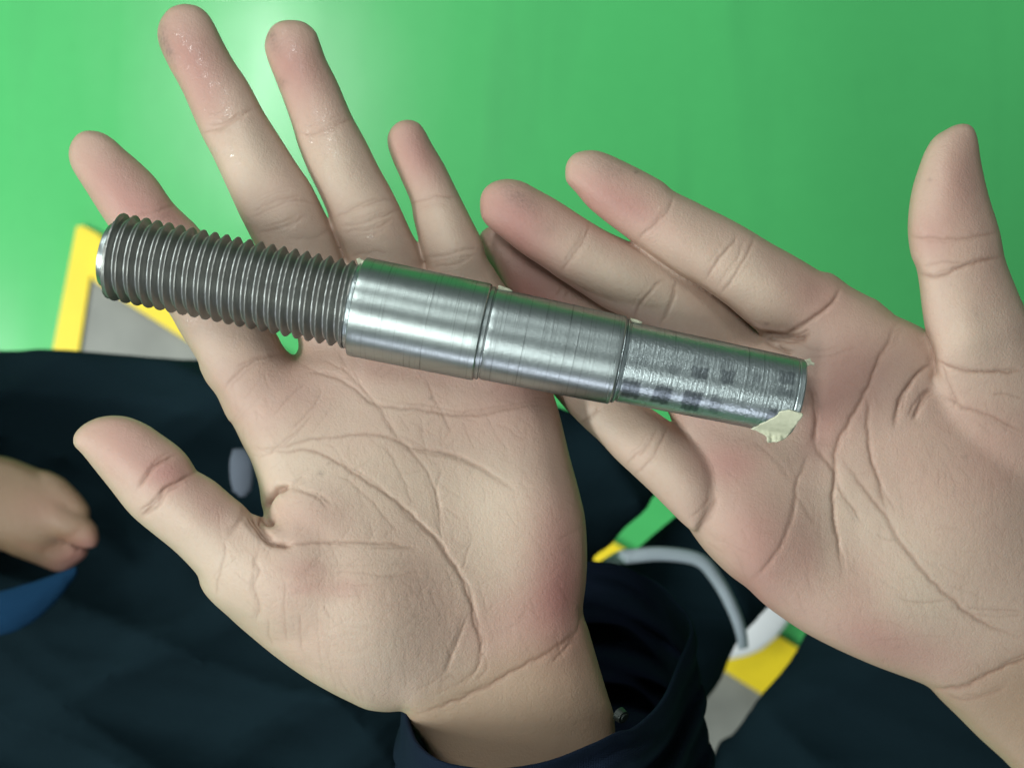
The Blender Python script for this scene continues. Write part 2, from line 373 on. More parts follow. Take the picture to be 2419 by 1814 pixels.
# relief maps over the photo plane, 2 px cells
class Relief:
    def __init__(s, x0, x1, y0, y1, c=2.0):
        s.x0, s.y0, s.c = x0, y0, c; s.nx, s.ny = int((x1-x0)/c), int((y1-y0)/c)
        s.disp = np.zeros((s.nx, s.ny)); s.crease = np.zeros((s.nx, s.ny)); s.pad = np.zeros((s.nx, s.ny))
        s.tone = np.zeros((3, s.nx, s.ny)); s.oil = np.zeros((s.nx, s.ny))
    def win(s, xa, xb, ya, yb):
        i0, i1 = max(0, int((xa-s.x0)/s.c)), min(s.nx, int((xb-s.x0)/s.c)+1)
        j0, j1 = max(0, int((ya-s.y0)/s.c)), min(s.ny, int((yb-s.y0)/s.c)+1)
        X, Y = np.meshgrid(s.x0+s.c*np.arange(i0, i1), s.y0+s.c*np.arange(j0, j1), indexing='ij')
        return (slice(i0, i1), slice(j0, j1)), X, Y
    def line(s, pts, w, depth, col=1.0, wide=2.6, wd=0.35, jit=1.5):
        w = w*0.78; depth = depth*0.40
        p = spline(pts, False, 7); n = len(p)
        if jit and n > 3:
            j = rng.normal(0, jit, (n, 2)); j[1:-1] = (j[:-2]+j[1:-1]+j[2:])/2; p = p+j
        R = w*wide*2.6
        sl, X, Y = s.win(p[:, 0].min()-R, p[:, 0].max()+R, p[:, 1].min()-R, p[:, 1].max()+R)
        if X.size == 0: return
        narrow = np.zeros(X.shape); wideg = np.zeros(X.shape)
        for i in range(n-1):
            bx0, bx1 = min(p[i, 0], p[i+1, 0])-R, max(p[i, 0], p[i+1, 0])+R; by0, by1 = min(p[i, 1], p[i+1, 1])-R, max(p[i, 1], p[i+1, 1])+R
            a0 = np.searchsorted(X[:, 0], bx0); a1 = np.searchsorted(X[:, 0], bx1); b0 = np.searchsorted(Y[0], by0); b1 = np.searchsorted(Y[0], by1)
            if a1 <= a0 or b1 <= b0: continue
            xs, ys = X[a0:a1, b0:b1], Y[a0:a1, b0:b1]
            e = p[i+1]-p[i]; t = np.clip(((xs-p[i, 0])*e[0]+(ys-p[i, 1])*e[1])/(e@e+1e-9), 0, 1)
            d2 = (xs-p[i, 0]-t*e[0])**2+(ys-p[i, 1]-t*e[1])**2
            tt = (i+t)/(n-1); amp = np.clip(np.minimum(tt, 1-tt)*6, 0.15, 1)
            narrow[a0:a1, b0:b1] = np.maximum(narrow[a0:a1, b0:b1], amp*np.exp(-(d2/(2*w*w))**0.75))
            wideg[a0:a1, b0:b1] = np.maximum(wideg[a0:a1, b0:b1], amp*np.exp(-d2/(2*(w*wide)**2)))
        s.disp[sl] -= depth*narrow+depth*wd*wideg
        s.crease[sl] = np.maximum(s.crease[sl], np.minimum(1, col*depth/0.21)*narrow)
    def bundle(s, pts, w, depth, col=1.0, n=3, spread=7, **kw):
        s.line(pts, w, depth, col, **kw)
        p = spline(pts, False, 30); m = len(p)
        for _ in range(n):
            a = rng.integers(0, max(1, m-3)); b = min(m-1, a+rng.integers(3, max(4, m//2+3)))
            if b-a < 2: continue
            q = p[a:b+1].copy(); d = q[-1]-q[0]; nn = np.array([-d[1], d[0]])/(np.linalg.norm(d)+1e-6)
            q += nn*np.linspace(rng.normal(0, spread), rng.normal(0, spread), len(q))[:, None]
            s.line([tuple(x) for x in q], 2.4, depth*rng.uniform(0.3, 0.6), 0.8)
    def blob(s, arr, px, py, sx, sy, ang, amp):
        R = 3.2*max(sx, sy); sl, X, Y = s.win(px-R, px+R, py-R, py+R)
        if X.size == 0: return
        a = math.radians(ang); u = (X-px)*math.cos(a)+(Y-py)*math.sin(a); v = -(X-px)*math.sin(a)+(Y-py)*math.cos(a)
        arr[sl] += amp*np.exp(-(u/sx)**2/2-(v/sy)**2/2)
    def sample(s, arr, px, py):
        u = np.clip((px-s.x0)/s.c, 0, s.nx-1.001); v = np.clip((py-s.y0)/s.c, 0, s.ny-1.001)
        i, j = u.astype(int), v.astype(int); fu, fv = u-i, v-j
        return arr[i, j]*(1-fu)*(1-fv)+arr[i+1, j]*fu*(1-fv)+arr[i, j+1]*(1-fu)*fv+arr[i+1, j+1]*fu*fv

def finish_hand(name, field, k, rel, mat, parent, lift=0.0, levels=1, wristf=lambda x, y: x*0):
    V, Fc = field.mesh(k)
    o = mesh_obj(name, V, Fc, None)
    for _ in range(levels):
        md = o.modifiers.new('s', 'SUBSURF'); md.levels = 1
        dg = bpy.context.evaluated_depsgraph_get(); me = bpy.data.meshes.new_from_object(o.evaluated_get(dg))
        o.modifiers.clear(); old = o.data; o.data = me; bpy.data.meshes.remove(old)
    me = o.data; n = len(me.vertices)
    v = np.empty(n*3, np.float32); me.vertices.foreach_get('co', v); v = v.reshape(-1, 3).astype(float)
    nr = np.empty(n*3, np.float32); me.vertices.foreach_get('normal', nr); nr = nr.reshape(-1, 3)
    px = v[:, 0]/MM+CX; py = CY-v[:, 1]/MM
    w = np.clip((nr[:, 2]-0.02)/0.45, 0, 1); w = w*w*(3-2*w)
    v = v+nr*(rel.sample(rel.disp, px, py)*w)[:, None]
    v[:, 2] += rel.sample(rel.pad, px, py)*np.clip(nr[:, 2]+0.15, 0, 1)
    v[:, 2] += lift
    z = v[:, 2]/1000; out = np.stack([v[:, 0]/1000*(D-z)/D, v[:, 1]/1000*(D-z)/D, z], -1)
    me.vertices.foreach_set('co', out.astype(np.float32).ravel())
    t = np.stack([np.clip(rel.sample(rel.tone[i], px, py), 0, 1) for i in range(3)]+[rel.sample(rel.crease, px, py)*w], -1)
    a = me.color_attributes.new('tone', 'FLOAT_COLOR', 'POINT'); a.data.foreach_set('color', t.astype(np.float32).ravel())
    tan = 0.62*np.clip((0.72-nr[:, 2])/0.75, 0, 1)+0.75*wristf(px, py)  # tan of wrist and back, doubling as painted shade on finger sides
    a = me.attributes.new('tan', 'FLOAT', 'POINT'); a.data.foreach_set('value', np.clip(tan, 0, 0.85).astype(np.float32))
    a = me.attributes.new('oil', 'FLOAT', 'POINT'); a.data.foreach_set('value', np.clip(rel.sample(rel.oil, px, py), 0, 1).astype(np.float32))
    me.polygons.foreach_set('use_smooth', np.ones(len(me.polygons), bool)); me.materials.append(mat); me.update()
    o.parent = parent
    print(name, n)
    return o

# ------------------------------------------------------------------ the person holding the shaft
person = empty('person', (0, 0, 0))
tag(person, 'person in dark workwear holding both open palms up under a steel shaft', 'person')

# ---- left hand
VOX = 0.52
fl_ = Field(-118, 34, -128, 102, -50, 10, VOX); f = fl_
zl = f.zmap([(560, 900, -22, 130), (760, 800, -25, 130), (1000, 830, -26, 130), (1230, 850, -25, 130), (1100, 1150, -28, 160), (1300, 1200, -25, 130),
             (850, 1050, -27, 160), (680, 1250, -22, 120), (800, 1450, -20, 150), (560, 1400, -20, 100), (1200, 1500, -27, 150), (1200, 1750, -30, 150), (1240, 2000, -34, 200)])
palm_l = E((200, 420), (270, 510), (320, 640), (380, 770), (430, 870), (465, 980), (480, 1080), (492, 1150)) + [(600, 1240), (520, 1300)] + \
    Cc((880, 870), (930, 950), (1000, 1030), (1090, 1110), (1200, 1200), (1320, 1285), (1430, 1350), (1530, 1400), (1600, 1430), (1680, 1440), (1748, 1437), (1768, 1447), (1790, 1500)) + \
    [(998, 1752), (1022, 1800), (1045, 1880), (1060, 2050), (1500, 2050), (1480, 1850), (1455, 1735), (1450, 1687), (1433, 1632), (1412, 1562), (1390, 1486), (1377, 1442)] + \
    [(1384, 1377), (1387, 1307), (1382, 1225), (1368, 1160), (1346, 1079), (1325, 992), (1308, 932), (1285, 860), (1240, 760), (1190, 680), (1130, 650), (1006, 640), (910, 660), (815, 640), (770, 730), (709, 829), (676, 838), (600, 820), (500, 820)]
f.comp(palm_l, zl, 13.5, L=8.5, which='palm')
idx_l = A((380, 569), (340, 583), (315, 612), (300, 650), (300, 690), (312, 730), (335, 770), (380, 840), (430, 920), (470, 980), (560, 1110), (650, 1240), (740, 1370), (780, 1440), (830, 1520)) + \
    [(502, 905), (560, 985), (660, 960), (690, 880)] + [(676, 834), (665, 812), (652, 787), (600, 712), (530, 617), (467, 537)] + A((810, 940), (750, 880), (680, 780), (610, 710), (540, 650), (490, 605), (440, 577))
f.comp(idx_l, f.axis_z([(210, 350, -34), (350, 560, -28), (520, 780, -20.5), (620, 950, -22)]), 8.5, flat=0.92)
mid_l = A((800, 18), (760, 27), (730, 45), (700, 85), (686, 130), (687, 170), (700, 215), (735, 290), (790, 390), (830, 480), (878, 590), (930, 690), (990, 820), (1040, 930), (1075, 1000), (1130, 1110)) + \
    [(650, 690), (703, 800), (730, 880), (800, 950), (880, 900), (850, 740)] + A((1500, 1140), (1450, 1010), (1400, 900), (1350, 800), (1290, 710), (1220, 600), (1150, 490), (1080, 360), (1020, 270), (970, 180), (935, 110), (905, 62), (860, 28))
f.comp(mid_l, f.axis_z([(430, 60, -38), (550, 290, -31), (650, 500, -25), (760, 720, -24), (820, 900, -25)]), 9.0, flat=0.9)
ring_l = A((1265, 88), (1225, 92), (1190, 110), (1165, 145), (1152, 200), (1165, 260), (1200, 350), (1235, 440), (1270, 540), (1300, 640), (1340, 740), (1385, 830), (1430, 930), (1455, 1010), (1495, 1110)) + \
    [(850, 720), (880, 860), (930, 930), (1020, 920), (1040, 830), (1015, 720)] + A((1852, 1165), (1830, 1090), (1790, 1010), (1740, 900), (1700, 820), (1650, 730), (1590, 610), (1530, 500), (1470, 360), (1420, 260), (1395, 190), (1375, 140), (1335, 103), (1300, 91))
f.comp(ring_l, f.axis_z([(690, 100, -36), (790, 330, -29), (870, 520, -24), (950, 720, -25), (970, 880, -26)]), 8.2, flat=0.9)
pin_l = A((1775, 522), (1745, 527), (1718, 543), (1697, 570), (1687, 600), (1690, 640), (1710, 700), (1750, 790), (1788, 880), (1800, 950), (1820, 1030), (1840, 1110), (1858, 1165)) + \
    [(1030, 740), (1080, 860), (1150, 920), (1250, 890), (1250, 790)] + [(1215, 735)] + A((2180, 1240), (2150, 1172), (2120, 1120), (2100, 1050), (2060, 970), (2010, 870), (1975, 800), (1930, 710), (1882, 630), (1850, 570), (1825, 537), (1800, 525))
f.comp(pin_l, f.axis_z([(960, 330, -31), (1040, 480, -26), (1090, 610, -22), (1150, 740, -24), (1190, 850, -25)]), 7.0, flat=0.92)
th_l = Cc((490, 150), (440, 156), (410, 165), (370, 185), (335, 215), (319, 245), (322, 280), (360, 320), (420, 395), (480, 470), (550, 560), (600, 610), (680, 675), (760, 740), (830, 810), (880, 870), (930, 950)) + \
    [(560, 1450), (680, 1500), (800, 1440), (800, 1310), (700, 1235), (640, 1232)] + Cc((1120, 585), (1095, 577), (1060, 540), (1010, 500), (940, 440), (880, 403), (858, 392), (845, 372), (815, 325), (770, 280), (700, 230), (640, 190), (560, 157))
f.comp(th_l, f.axis_z([(220, 1020, -20), (380, 1140, -17), (520, 1290, -16), (700, 1370, -14)]), 10.5, flat=0.9)
rl = Relief(120, 1560, -20, 2060)
K = lambda p, w=3, d=.2, c=1.0, **k: rl.bundle(p, w, d, c, n=(4 if d >= 0.28 else 0), **k)
# palm lines
K(E((640, 320), (760, 390), (900, 440), (1000, 510), (1060, 560), (1150, 580), (1300, 590), (1440, 615), (1550, 625), (1680, 610), (1800, 585), (1900, 570), (1990, 575)), 3.2, 0.42, 0.75)
K(E((430, 790), (560, 795), (650, 772), (760, 745), (900, 735), (1000, 723), (1100, 725), (1180, 745), (1260, 790), (1380, 805), (1480, 830), (1600, 875), (1700, 940), (1830, 1025)), 3.2, 0.42, 0.75)
K(E((440, 800), (600, 812), (720, 800), (850, 850), (950, 910), (1060, 980), (1200, 1080), (1300, 1170), (1400, 1270), (1460, 1360), (1530, 1470), (1570, 1590), (1595, 1700), (1625, 1800), (1625, 1880), (1600, 1960), (1540, 2010)), 3.5, 0.60, 0.8)
K(F5((1405, 960), (1380, 1020), (1340, 1120), (1300, 1230), (1250, 1370)), 3.0, 0.30)
K(F5((1475, 1190), (1510, 1250), (1520, 1330), (1450, 1410)), 2.6, 0.2)
K(E((960, 370), (1010, 480), (1100, 580), (1160, 680), (1220, 760), (1300, 850), (1370, 960), (1400, 1050), (1415, 1200), (1430, 1290)), 3.0, 0.36, 0.8)
K(E((1340, 420), (1380, 520), (1430, 620), (1480, 720)), 3.0, 0.22)
K(E((1300, 640), (1330, 760), (1350, 860)), 2.4, 0.12)
K(E((860, 920), (960, 980), (1040, 1050), (1110, 1130), (1200, 1240)), 2.8, 0.22)
K(E((1090, 760), (1140, 800), (1190, 890), (1240, 990), (1280, 1090)), 2.8, 0.2)
K(E((1420, 900), (1400, 980), (1395, 1050)), 2.6, 0.2); K(E((1580, 1280), (1550, 1370), (1530, 1440)), 2.6, 0.22)
K(E((1400, 960), (1460, 1010), (1540, 1060)), 2.2, 0.12); K(E((1390, 1080), (1460, 1120), (1530, 1170)), 2.2, 0.15)
for a in (((500, 840), (620, 740), (760, 620)), ((540, 620), (640, 520), (720, 440)), ((450, 780), (520, 820), (560, 790)), ((460, 850), (560, 800), (700, 700)), ((640, 700), (760, 560), (800, 460)),
          ((900, 360), (960, 430), (1040, 520)), ((880, 280), (930, 370), (990, 470)), ((1180, 700), (1280, 760), (1400, 830)), ((700, 400), (820, 400), (960, 440)), ((780, 330), (900, 370), (960, 420))):
    K(E(*a), 2.4, 0.17)
K(E((290, 490), (340, 420), (430, 350), (520, 315), (600, 290)), 3.0, 0.3); K(E((350, 370), (450, 320), (560, 300)), 2.6, 0.2)
# thumb web folds
K(E((490, 1135), (500, 1090), (520, 1055), (560, 1015), (625, 990)), 4.5, 2.2, 0.75, wide=3.2, wd=0.8)
K(E((478, 1150), (510, 1165), (550, 1178)), 4.0, 1.8, 0.6, wide=3)
K(E((430, 1130), (470, 1200), (500, 1245), (545, 1280), (640, 1295)), 4.5, 1.9, 0.75, wide=3.2, wd=0.8)
K(E((560, 1285), (760, 1285), (900, 1281), (1050, 1290), (1200, 1302), (1300, 1320)), 3.6, 0.5, 0.65)
K(E((625, 995), (700, 1012), (780, 1040), (850, 1085)), 5, 0.4, 0.4); K(E((640, 1000), (680, 965), (720, 950)), 4, 0.3, 0.4)
rl.line(A((1438, 985), (1462, 1040), (1485, 1090), (1505, 1140)), 3, 0.35, 1.6, wide=2, wd=0.0, jit=0); rl.line(A((1846, 1130), (1858, 1175), (1870, 1210)), 3, 0.3, 1.6, wide=2, wd=0.0, jit=0)  # shade between touching fingers painted as dark lines
# thenar wrinkles
for a, d in ((((500, 690), (700, 700), (900, 715), (1150, 680)), 0.16), (((480, 640), (640, 650), (800, 640)), 0.10), (((560, 770), (680, 782), (800, 770)), 0.12), (((540, 850), (640, 840), (720, 850)), 0.10),
             (((205, 760), (200, 900), (210, 1150)), 0.2), (((300, 960), (300, 1100), (320, 1220)), 0.22), (((415, 900), (420, 1100), (450, 1350)), 0.12), (((90, 1000), (95, 1080), (120, 1180)), 0.2),
             (((470, 1180), (500, 1320), (540, 1480)), 0.12), (((560, 1380), (600, 1450), (620, 1500)), 0.14), (((680, 1430), (710, 1500), (720, 1540)), 0.14), (((640, 1440), (660, 1490), (690, 1530)), 0.12), (((770, 1450), (790, 1510), (780, 1560)), 0.12),
             (((1230, 1420), (1290, 1370), (1330, 1400)), 0.14), (((1050, 1460), (1150, 1420), (1240, 1360)), 0.12), (((1300, 1440), (1400, 1380), (1480, 1330)), 0.14), (((1180, 1500), (1330, 1430), (1450, 1400)), 0.10),
             (((860, 800), (870, 880)), 0.12), (((900, 640), (1000, 630)), 0.1)):
    K(F5(*a), 2.6, d)
for _ in range(330):     # short faint lines across the thenar
    x, y = rng.uniform(640, 1080), rng.uniform(1330, 1600); l = rng.uniform(20, 60); a = rng.choice([0.05, 1.5])+rng.normal(0, 0.15)
    K([(x, y), (x+l/2*math.cos(a), y+l/2*math.sin(a)+rng.normal(0, 1)), (x+l*math.cos(a), y+l*math.sin(a))], 2.3, rng.uniform(0.03, 0.075))
for _ in range(420):
    x, y = rng.uniform(500, 1360), rng.uniform(880, 1500); l = rng.uniform(25, 90); a = rng.choice([0.75, -0.7, 1.2])+rng.normal(0, 0.25)
    K([(x, y), (x+l/2*math.cos(a), y+l/2*math.sin(a)+rng.normal(0, 3)), (x+l*math.cos(a), y+l*math.sin(a))], 2.0, 0.02+0.12*rng.random()**2)
K(Cc((1130, 700), (1110, 780), (1130, 820), (1105, 890), (1130, 980), (1110, 1050)), 3.2, 0.36, 0.7); K(Cc((985, 690), (975, 760), (950, 870), (945, 940)), 3, 0.25)
K(Cc((850, 395), (790, 430), (720, 470), (690, 520), (610, 590)), 4.2, 0.65, 0.75); K(Cc((770, 322), (720, 345), (680, 370), (630, 425), (600, 470)), 3.4, 0.45, 0.8)
K(Cc((845, 420), (760, 455), (700, 480), (650, 550)), 3.0, 0.25); K(Cc((1070, 545), (1050, 600), (1000, 680)), 5, 0.3, 0.5); K(Cc((1060, 580), (1090, 640), (1140, 690)), 3, 0.2)
for i in range(6): K(Cc((1040+i*14, 640+i*5), (1020+i*18, 700), (1050+i*12, 760)), 2.4, 0.1)
K(F5((2150, 960), (2130, 1040), (2090, 1090), (1980, 1180), (1800, 1280), (1600, 1400), (1400, 1500), (1200, 1580), (1040, 1625)), 4.0, 0.45, 1.0, wide=4, wd=0.8)
K(F5((2110, 1100), (2040, 1190), (1950, 1270)), 3.5, 0.3)
# finger joint lines
def joint(lines, w, d, extra=7, spread=17):
    for l in lines:
        rl.line(l, w*0.9, d*0.9, 0.75)
        p = np.array(l); n = p[-1]-p[0]; n = np.array([-n[1], n[0]])/np.linalg.norm(n)
        for _ in range(extra):
            o = n*rng.normal(0, spread); s0 = rng.uniform(0.0, 0.3); q = p+o
            q = p.mean(0)+(q-p.mean(0))*rng.uniform(0.4, 0.85)
            rl.line([tuple(x) for x in q], 2.1, d*rng.uniform(0.12, 0.45), 0.8)
joint([A((868, 575), (950, 562), (1010, 525), (1115, 468)), A((900, 540), (960, 540), (1040, 490))], 3.4, 0.38)
joint([A((1085, 955), (1180, 905), (1290, 872), (1375, 885)), A((1095, 925), (1200, 872), (1310, 850)), A((1125, 1010), (1240, 990), (1330, 940))], 3.2, 0.32)
joint([A((1298, 583), (1380, 580), (1460, 548), (1535, 518))], 3.4, 0.38)
joint([A((1455, 945), (1560, 902), (1680, 868), (1725, 885)), A((1475, 985), (1600, 962), (1745, 912)), A((1490, 1015), (1640, 990), (1710, 950))], 3.2, 0.32)
joint([A((1785, 892), (1850, 872), (1920, 855), (1995, 862))], 3.2, 0.36)
joint([A((1850, 1120), (1930, 1112), (2020, 1090), (2095, 1085)), A((1880, 1168), (1990, 1150), (2070, 1110))], 3.0, 0.3)
joint([A((590, 935), (680, 922), (770, 890))], 3.4, 0.3)
for p_ in ((A((1240, 1030), (1330, 1040), (1440, 1000))), (A((1520, 1120), (1600, 1100), (1700, 1105)))): K(p_, 3, 0.15)
# pads
Pd = lambda *a: rl.blob(rl.pad, *a)
Pd(850, 1430, 170, 140, 40, 5.5); Pd(700, 1200, 70, 50, 10, 2.5); Pd(1290, 1300, 90, 230, -5, 3.0); Pd(1060, 1130, 140, 120, 0, -3.5); Pd(1130, 1560, 90, 90, 0, -1.5)
Pd(650, 940, 90, 60, -20, 1.2); Pd(900, 880, 80, 50, 0, 1.0); Pd(1200, 900, 90, 60, 0, 1.2)
Pd(860, 740, 170, 50, 12, 3.4); Pd(1150, 810, 110, 50, 12, 2.4)
for x, y, a in ((445, 130, 62), (580, 350, 62), (700, 160, 66), (800, 400, 66), (970, 370, 66), (1060, 540, 66), (250, 430, 48), (290, 1090, 40), (450, 1230, 42)):
    Pd(x, y, 55, 34, a, 0.9)
# tones: redness / pale / grime
T = lambda ch, *a: rl.blob(rl.tone[ch], *a)
for a in ((450, 130, 90, 50, 60, .62), (690, 150, 75, 48, 65, .60), (980, 360, 75, 42, 65, .62), (270, 440, 95, 55, 48, .60), (330, 500, 40, 35, 0, .25), (300, 1050, 90, 55, 40, .50), (400, 1120, 40, 30, 0, .5), (500, 1200, 50, 30, 40, .35),
          (1330, 1330, 60, 150, -3, .6), (1290, 1440, 100, 60, -30, .35), (1200, 1000, 130, 60, 0, .26), (1050, 860, 60, 40, 0, .3), (1240, 905, 70, 40, 0, .4), (900, 860, 60, 40, 0, .28), (660, 920, 110, 70, -20, .26),
          (720, 1345, 40, 18, 0, .28), (815, 1390, 40, 20, 0, .3), (720, 1390, 30, 14, 0, .25), (720, 1220, 60, 40, 0, .2), (1150, 1480, 70, 50, 0, .12), (480, 250, 50, 40, 60, .22), (730, 290, 50, 40, 60, .15), (410, 520, 40, 40, 0, .4)): T(0, *a)
for a in ((560, 360, 80, 55, 60, .6), (790, 400, 80, 50, 60, .55), (1030, 500, 60, 40, 60, .5), (950, 1150, 160, 110, 20, .45), (1180, 1180, 90, 160, 0, .55), (690, 1100, 70, 60, 0, .6), (420, 1280, 110, 60, 45, .6), (560, 1370, 60, 90, 0, .5), (900, 1540, 160, 70, 20, .5), (640, 740, 50, 50, 0, .4), (1200, 1720, 250, 80, 0, .35)): T(1, *a)
for a in ((382, 95, 12, 30, 0, .9), (400, 125, 8, 22, -20, .7), (640, 88, 9, 14, 0, .9), (650, 110, 12, 18, 0, .5), (665, 195, 8, 8, 0, .7), (990, 350, 30, 18, 60, .16), (445, 120, 40, 30, 0, .08), (700, 165, 30, 25, 0, .12), (758, 1118, 5, 5, 0, .9), (776, 1095, 3, 3, 0, 1.), (1018, 940, 4, 4, 0, .8), (960, 1370, 60, 22, 0, .13), (1000, 1450, 60, 60, 0, .10), (960, 1330, 70, 8, 3, .14), (930, 1365, 50, 6, 3, .12), (905, 1480, 90, 70, 20, .05), (1040, 1600, 100, 40, 0, .06)): T(2, *a)
for a in ((520, 265, 60, 22, 80, 1.), (545, 350, 60, 18, 66, 1.), (430, 110, 50, 20, 66, .8), (470, 150, 30, 14, 60, .7), (760, 350, 60, 22, 70, .9), (680, 110, 40, 22, 60, .7), (740, 300, 30, 30, 0, .7), (860, 570, 60, 20, 10, .3), (920, 570, 30, 20, 0, .9), (640, 540, 40, 30, 0, .3), (450, 760, 25, 12, 0, .6), (830, 1500, 90, 70, 30, .16)): rl.blob(rl.oil, *a)
sg = lambda t: 1/(1+np.exp(-np.clip(t, -30, 30)))
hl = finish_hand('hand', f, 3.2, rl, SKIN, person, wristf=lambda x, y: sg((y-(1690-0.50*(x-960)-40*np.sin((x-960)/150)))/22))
tag(hl, 'left palm with fingers spread under the threaded end and the collar')
del f, fl_

# ---- right hand
f = Field(-12, 196, -136, 72, -74, 8, VOX)
zr = f.zmap([(1640, 900, -25, 110), (1750, 1100, -27, 120), (1900, 820, -22, 100), (2050, 780, -21, 100), (1700, 1250, -27, 120), (1950, 1100, -30, 130), (2150, 950, -27, 100), (2300, 1150, -30, 140), (2100, 1350, -33, 150), (2350, 1450, -42, 150),
             (2000, 1450, -34, 120), (2250, 1600, -43, 150), (2600, 1300, -48, 200), (2600, 1800, -58, 250), (2400, 1750, -52, 120)])
palm_r = [(1955, 652), (2010, 686), (2055, 711), (2109, 742), (2147, 759), (2185, 778), (2250, 815), (2400, 900), (2560, 1050), (2660, 1250), (2730, 1450), (2860, 1650), (2950, 1800), (2760, 2060), (2620, 2030), (2490, 1910), (2393, 1817), (2366, 1790), (2312, 1741), (2258, 1687), (2220, 1650), (2198, 1626)] + \
    Dd((1800, 1315), (1730, 1288), (1600, 1240), (1450, 1175), (1320, 1110), (1230, 1055), (1120, 975), (1040, 900), (960, 840), (860, 740), (790, 645)) + [(1600, 1200), (1590, 1120), (1600, 1040), (1580, 960), (1620, 900), (1700, 850), (1790, 800), (1850, 770), (1900, 700)]
f.comp(palm_r, zr, 12.5, L=8.0, which='palm')
thr = B((2165, 170), (2130, 177), (2090, 197), (2040, 230), (2000, 290), (1970, 370), (1945, 450), (1930, 540), (1925, 640), (1938, 740), (1962, 800), (1976, 880), (1985, 960), (2000, 1060), (2020, 1130), (2035, 1190), (2037, 1300), (2032, 1400)) + \
    [(2230, 1080), (2330, 1250), (2480, 1330), (2600, 1200), (2550, 1000), (2470, 830), (2419, 722), (2400, 678), (2375, 612), (2362, 547), (2335, 459), (2318, 383), (2311, 335), (2302, 306), (2288, 294)]
f.comp(thr, f.axis_z([(2240, 340, -14), (2270, 620, -14), (2320, 800, -17), (2380, 950, -25), (2450, 1150, -38)]), 11.0, flat=0.85, which='over2')
ix_r = B((560, 286), (500, 291), (465, 307), (440, 340), (433, 380), (440, 425), (480, 470), (530, 530), (600, 590), (680, 650), (750, 700), (830, 760), (920, 820), (1010, 870), (1090, 925), (1150, 970), (1230, 1040), (1290, 1085), (1380, 1108), (1470, 1115)) + \
    [(1960, 850), (2060, 850), (2100, 780), (2075, 722)] + B((1740, 930), (1640, 878), (1530, 805), (1430, 745), (1330, 690), (1240, 635), (1160, 590), (1080, 550), (990, 505), (905, 463), (860, 425), (780, 380), (700, 340), (620, 303))
f.comp(ix_r, f.axis_z([(1370, 400, -20), (1560, 520, -18), (1750, 640, -17), (1900, 740, -20), (2040, 800, -23)]), 9.0, flat=0.9)
mi_r = [(1203, 423), (1170, 428), (1146, 444), (1135, 466), (1134, 493), (1138, 515), (1154, 536), (1187, 563), (1236, 601), (1279, 629), (1317, 656), (1371, 691), (1425, 726), (1469, 748), (1560, 800), (1680, 860), (1790, 930), (1900, 960), (1950, 900), (1880, 830), (1806, 785), (1740, 722), (1660, 668), (1600, 632), (1560, 610), (1512, 585), (1480, 569), (1425, 542), (1371, 509), (1317, 474), (1268, 447), (1236, 430)]
f.comp(mi_r, f.axis_z([(1190, 480, -21), (1370, 600, -20), (1540, 700, -22), (1700, 800, -26), (1850, 880, -28)]), 8.4, flat=0.9)
ri_r = [(1165, 534), (1149, 539), (1134, 553), (1132, 572), (1141, 595), (1160, 629), (1181, 661), (1200, 695), (1245, 740), (1330, 800), (1450, 880), (1560, 950), (1680, 1040), (1780, 1060), (1830, 970), (1740, 880), (1600, 800), (1480, 720), (1350, 630), (1270, 575), (1210, 540)]
f.comp(ri_r, f.axis_z([(1170, 580, -34), (1350, 700, -32), (1550, 850, -30), (1750, 970, -30)]), 7.8, flat=0.9)
pi_r = [(1262, 782), (1243, 800), (1240, 828), (1262, 870), (1290, 908)] + Dd((200, 60), (260, 130), (330, 200), (400, 265), (470, 340), (540, 405), (620, 480), (700, 560), (770, 628), (815, 655), (860, 620), (895, 560), (912, 500), (918, 430), (903, 350), (850, 280), (750, 208), (650, 138)) + [(1480, 925), (1380, 850), (1300, 790)]
f.comp(pi_r, f.axis_z([(1270, 820, -36), (1400, 940, -30), (1530, 1050, -22.5), (1650, 1160, -20.5)]), 8.0, flat=0.95, which='over')
rl = Relief(1090, 2960, 200, 2080)
K = lambda p, w=3, d=.2, c=1.0, **k: rl.bundle(p, w, d*0.8, c*1.2, n=(3 if d >= 0.28 else 0), **k); Pd = lambda *a: rl.blob(rl.pad, *a); T = lambda ch, *a: rl.blob(rl.tone[ch], *a)
joint([B((905, 480), (885, 540), (840, 592), (790, 640), (745, 675))], 3.6, 0.42, 4)
joint([B((1185, 650), (1140, 715), (1090, 780), (1050, 850)), B((1255, 655), (1225, 740), (1180, 815), (1110, 915))], 3.4, 0.42, 4)
K(B((1635, 885), (1595, 950), (1520, 1010), (1440, 1060), (1370, 1100)), 4.2, 0.75, 0.7)
for i in range(6): K(B((1600-i*25, 945+i*20), (1540-i*22, 1010+i*14), (1500-i*18, 1050+i*10)), 2.4, 0.14)
joint([B((535, 600), (522, 660), (480, 730), (420, 815))], 3.4, 0.40, 4)
joint([B((860, 845), (800, 905), (755, 965), (730, 1025)), B((920, 845), (905, 920), (880, 985), (850, 1045))], 3.4, 0.42, 4)
joint([B((425, 885), (405, 905), (395, 925)), B((450, 900), (430, 925))], 3.0, 0.25, 3)
rl.line(B((740, 688), (830, 755), (920, 818), (1010, 870), (1100, 930), (1180, 995), (1290, 1085)), 3.4, 0.4, 1.6, wide=2, wd=0.0, jit=0)  # shade between index and middle finger painted as a dark line
K(B((1285, 1085), (1350, 1097), (1400, 1102), (1465, 1102), (1500, 1085)), 5.5, 1.6, 0.8, wide=3, wd=0.9)
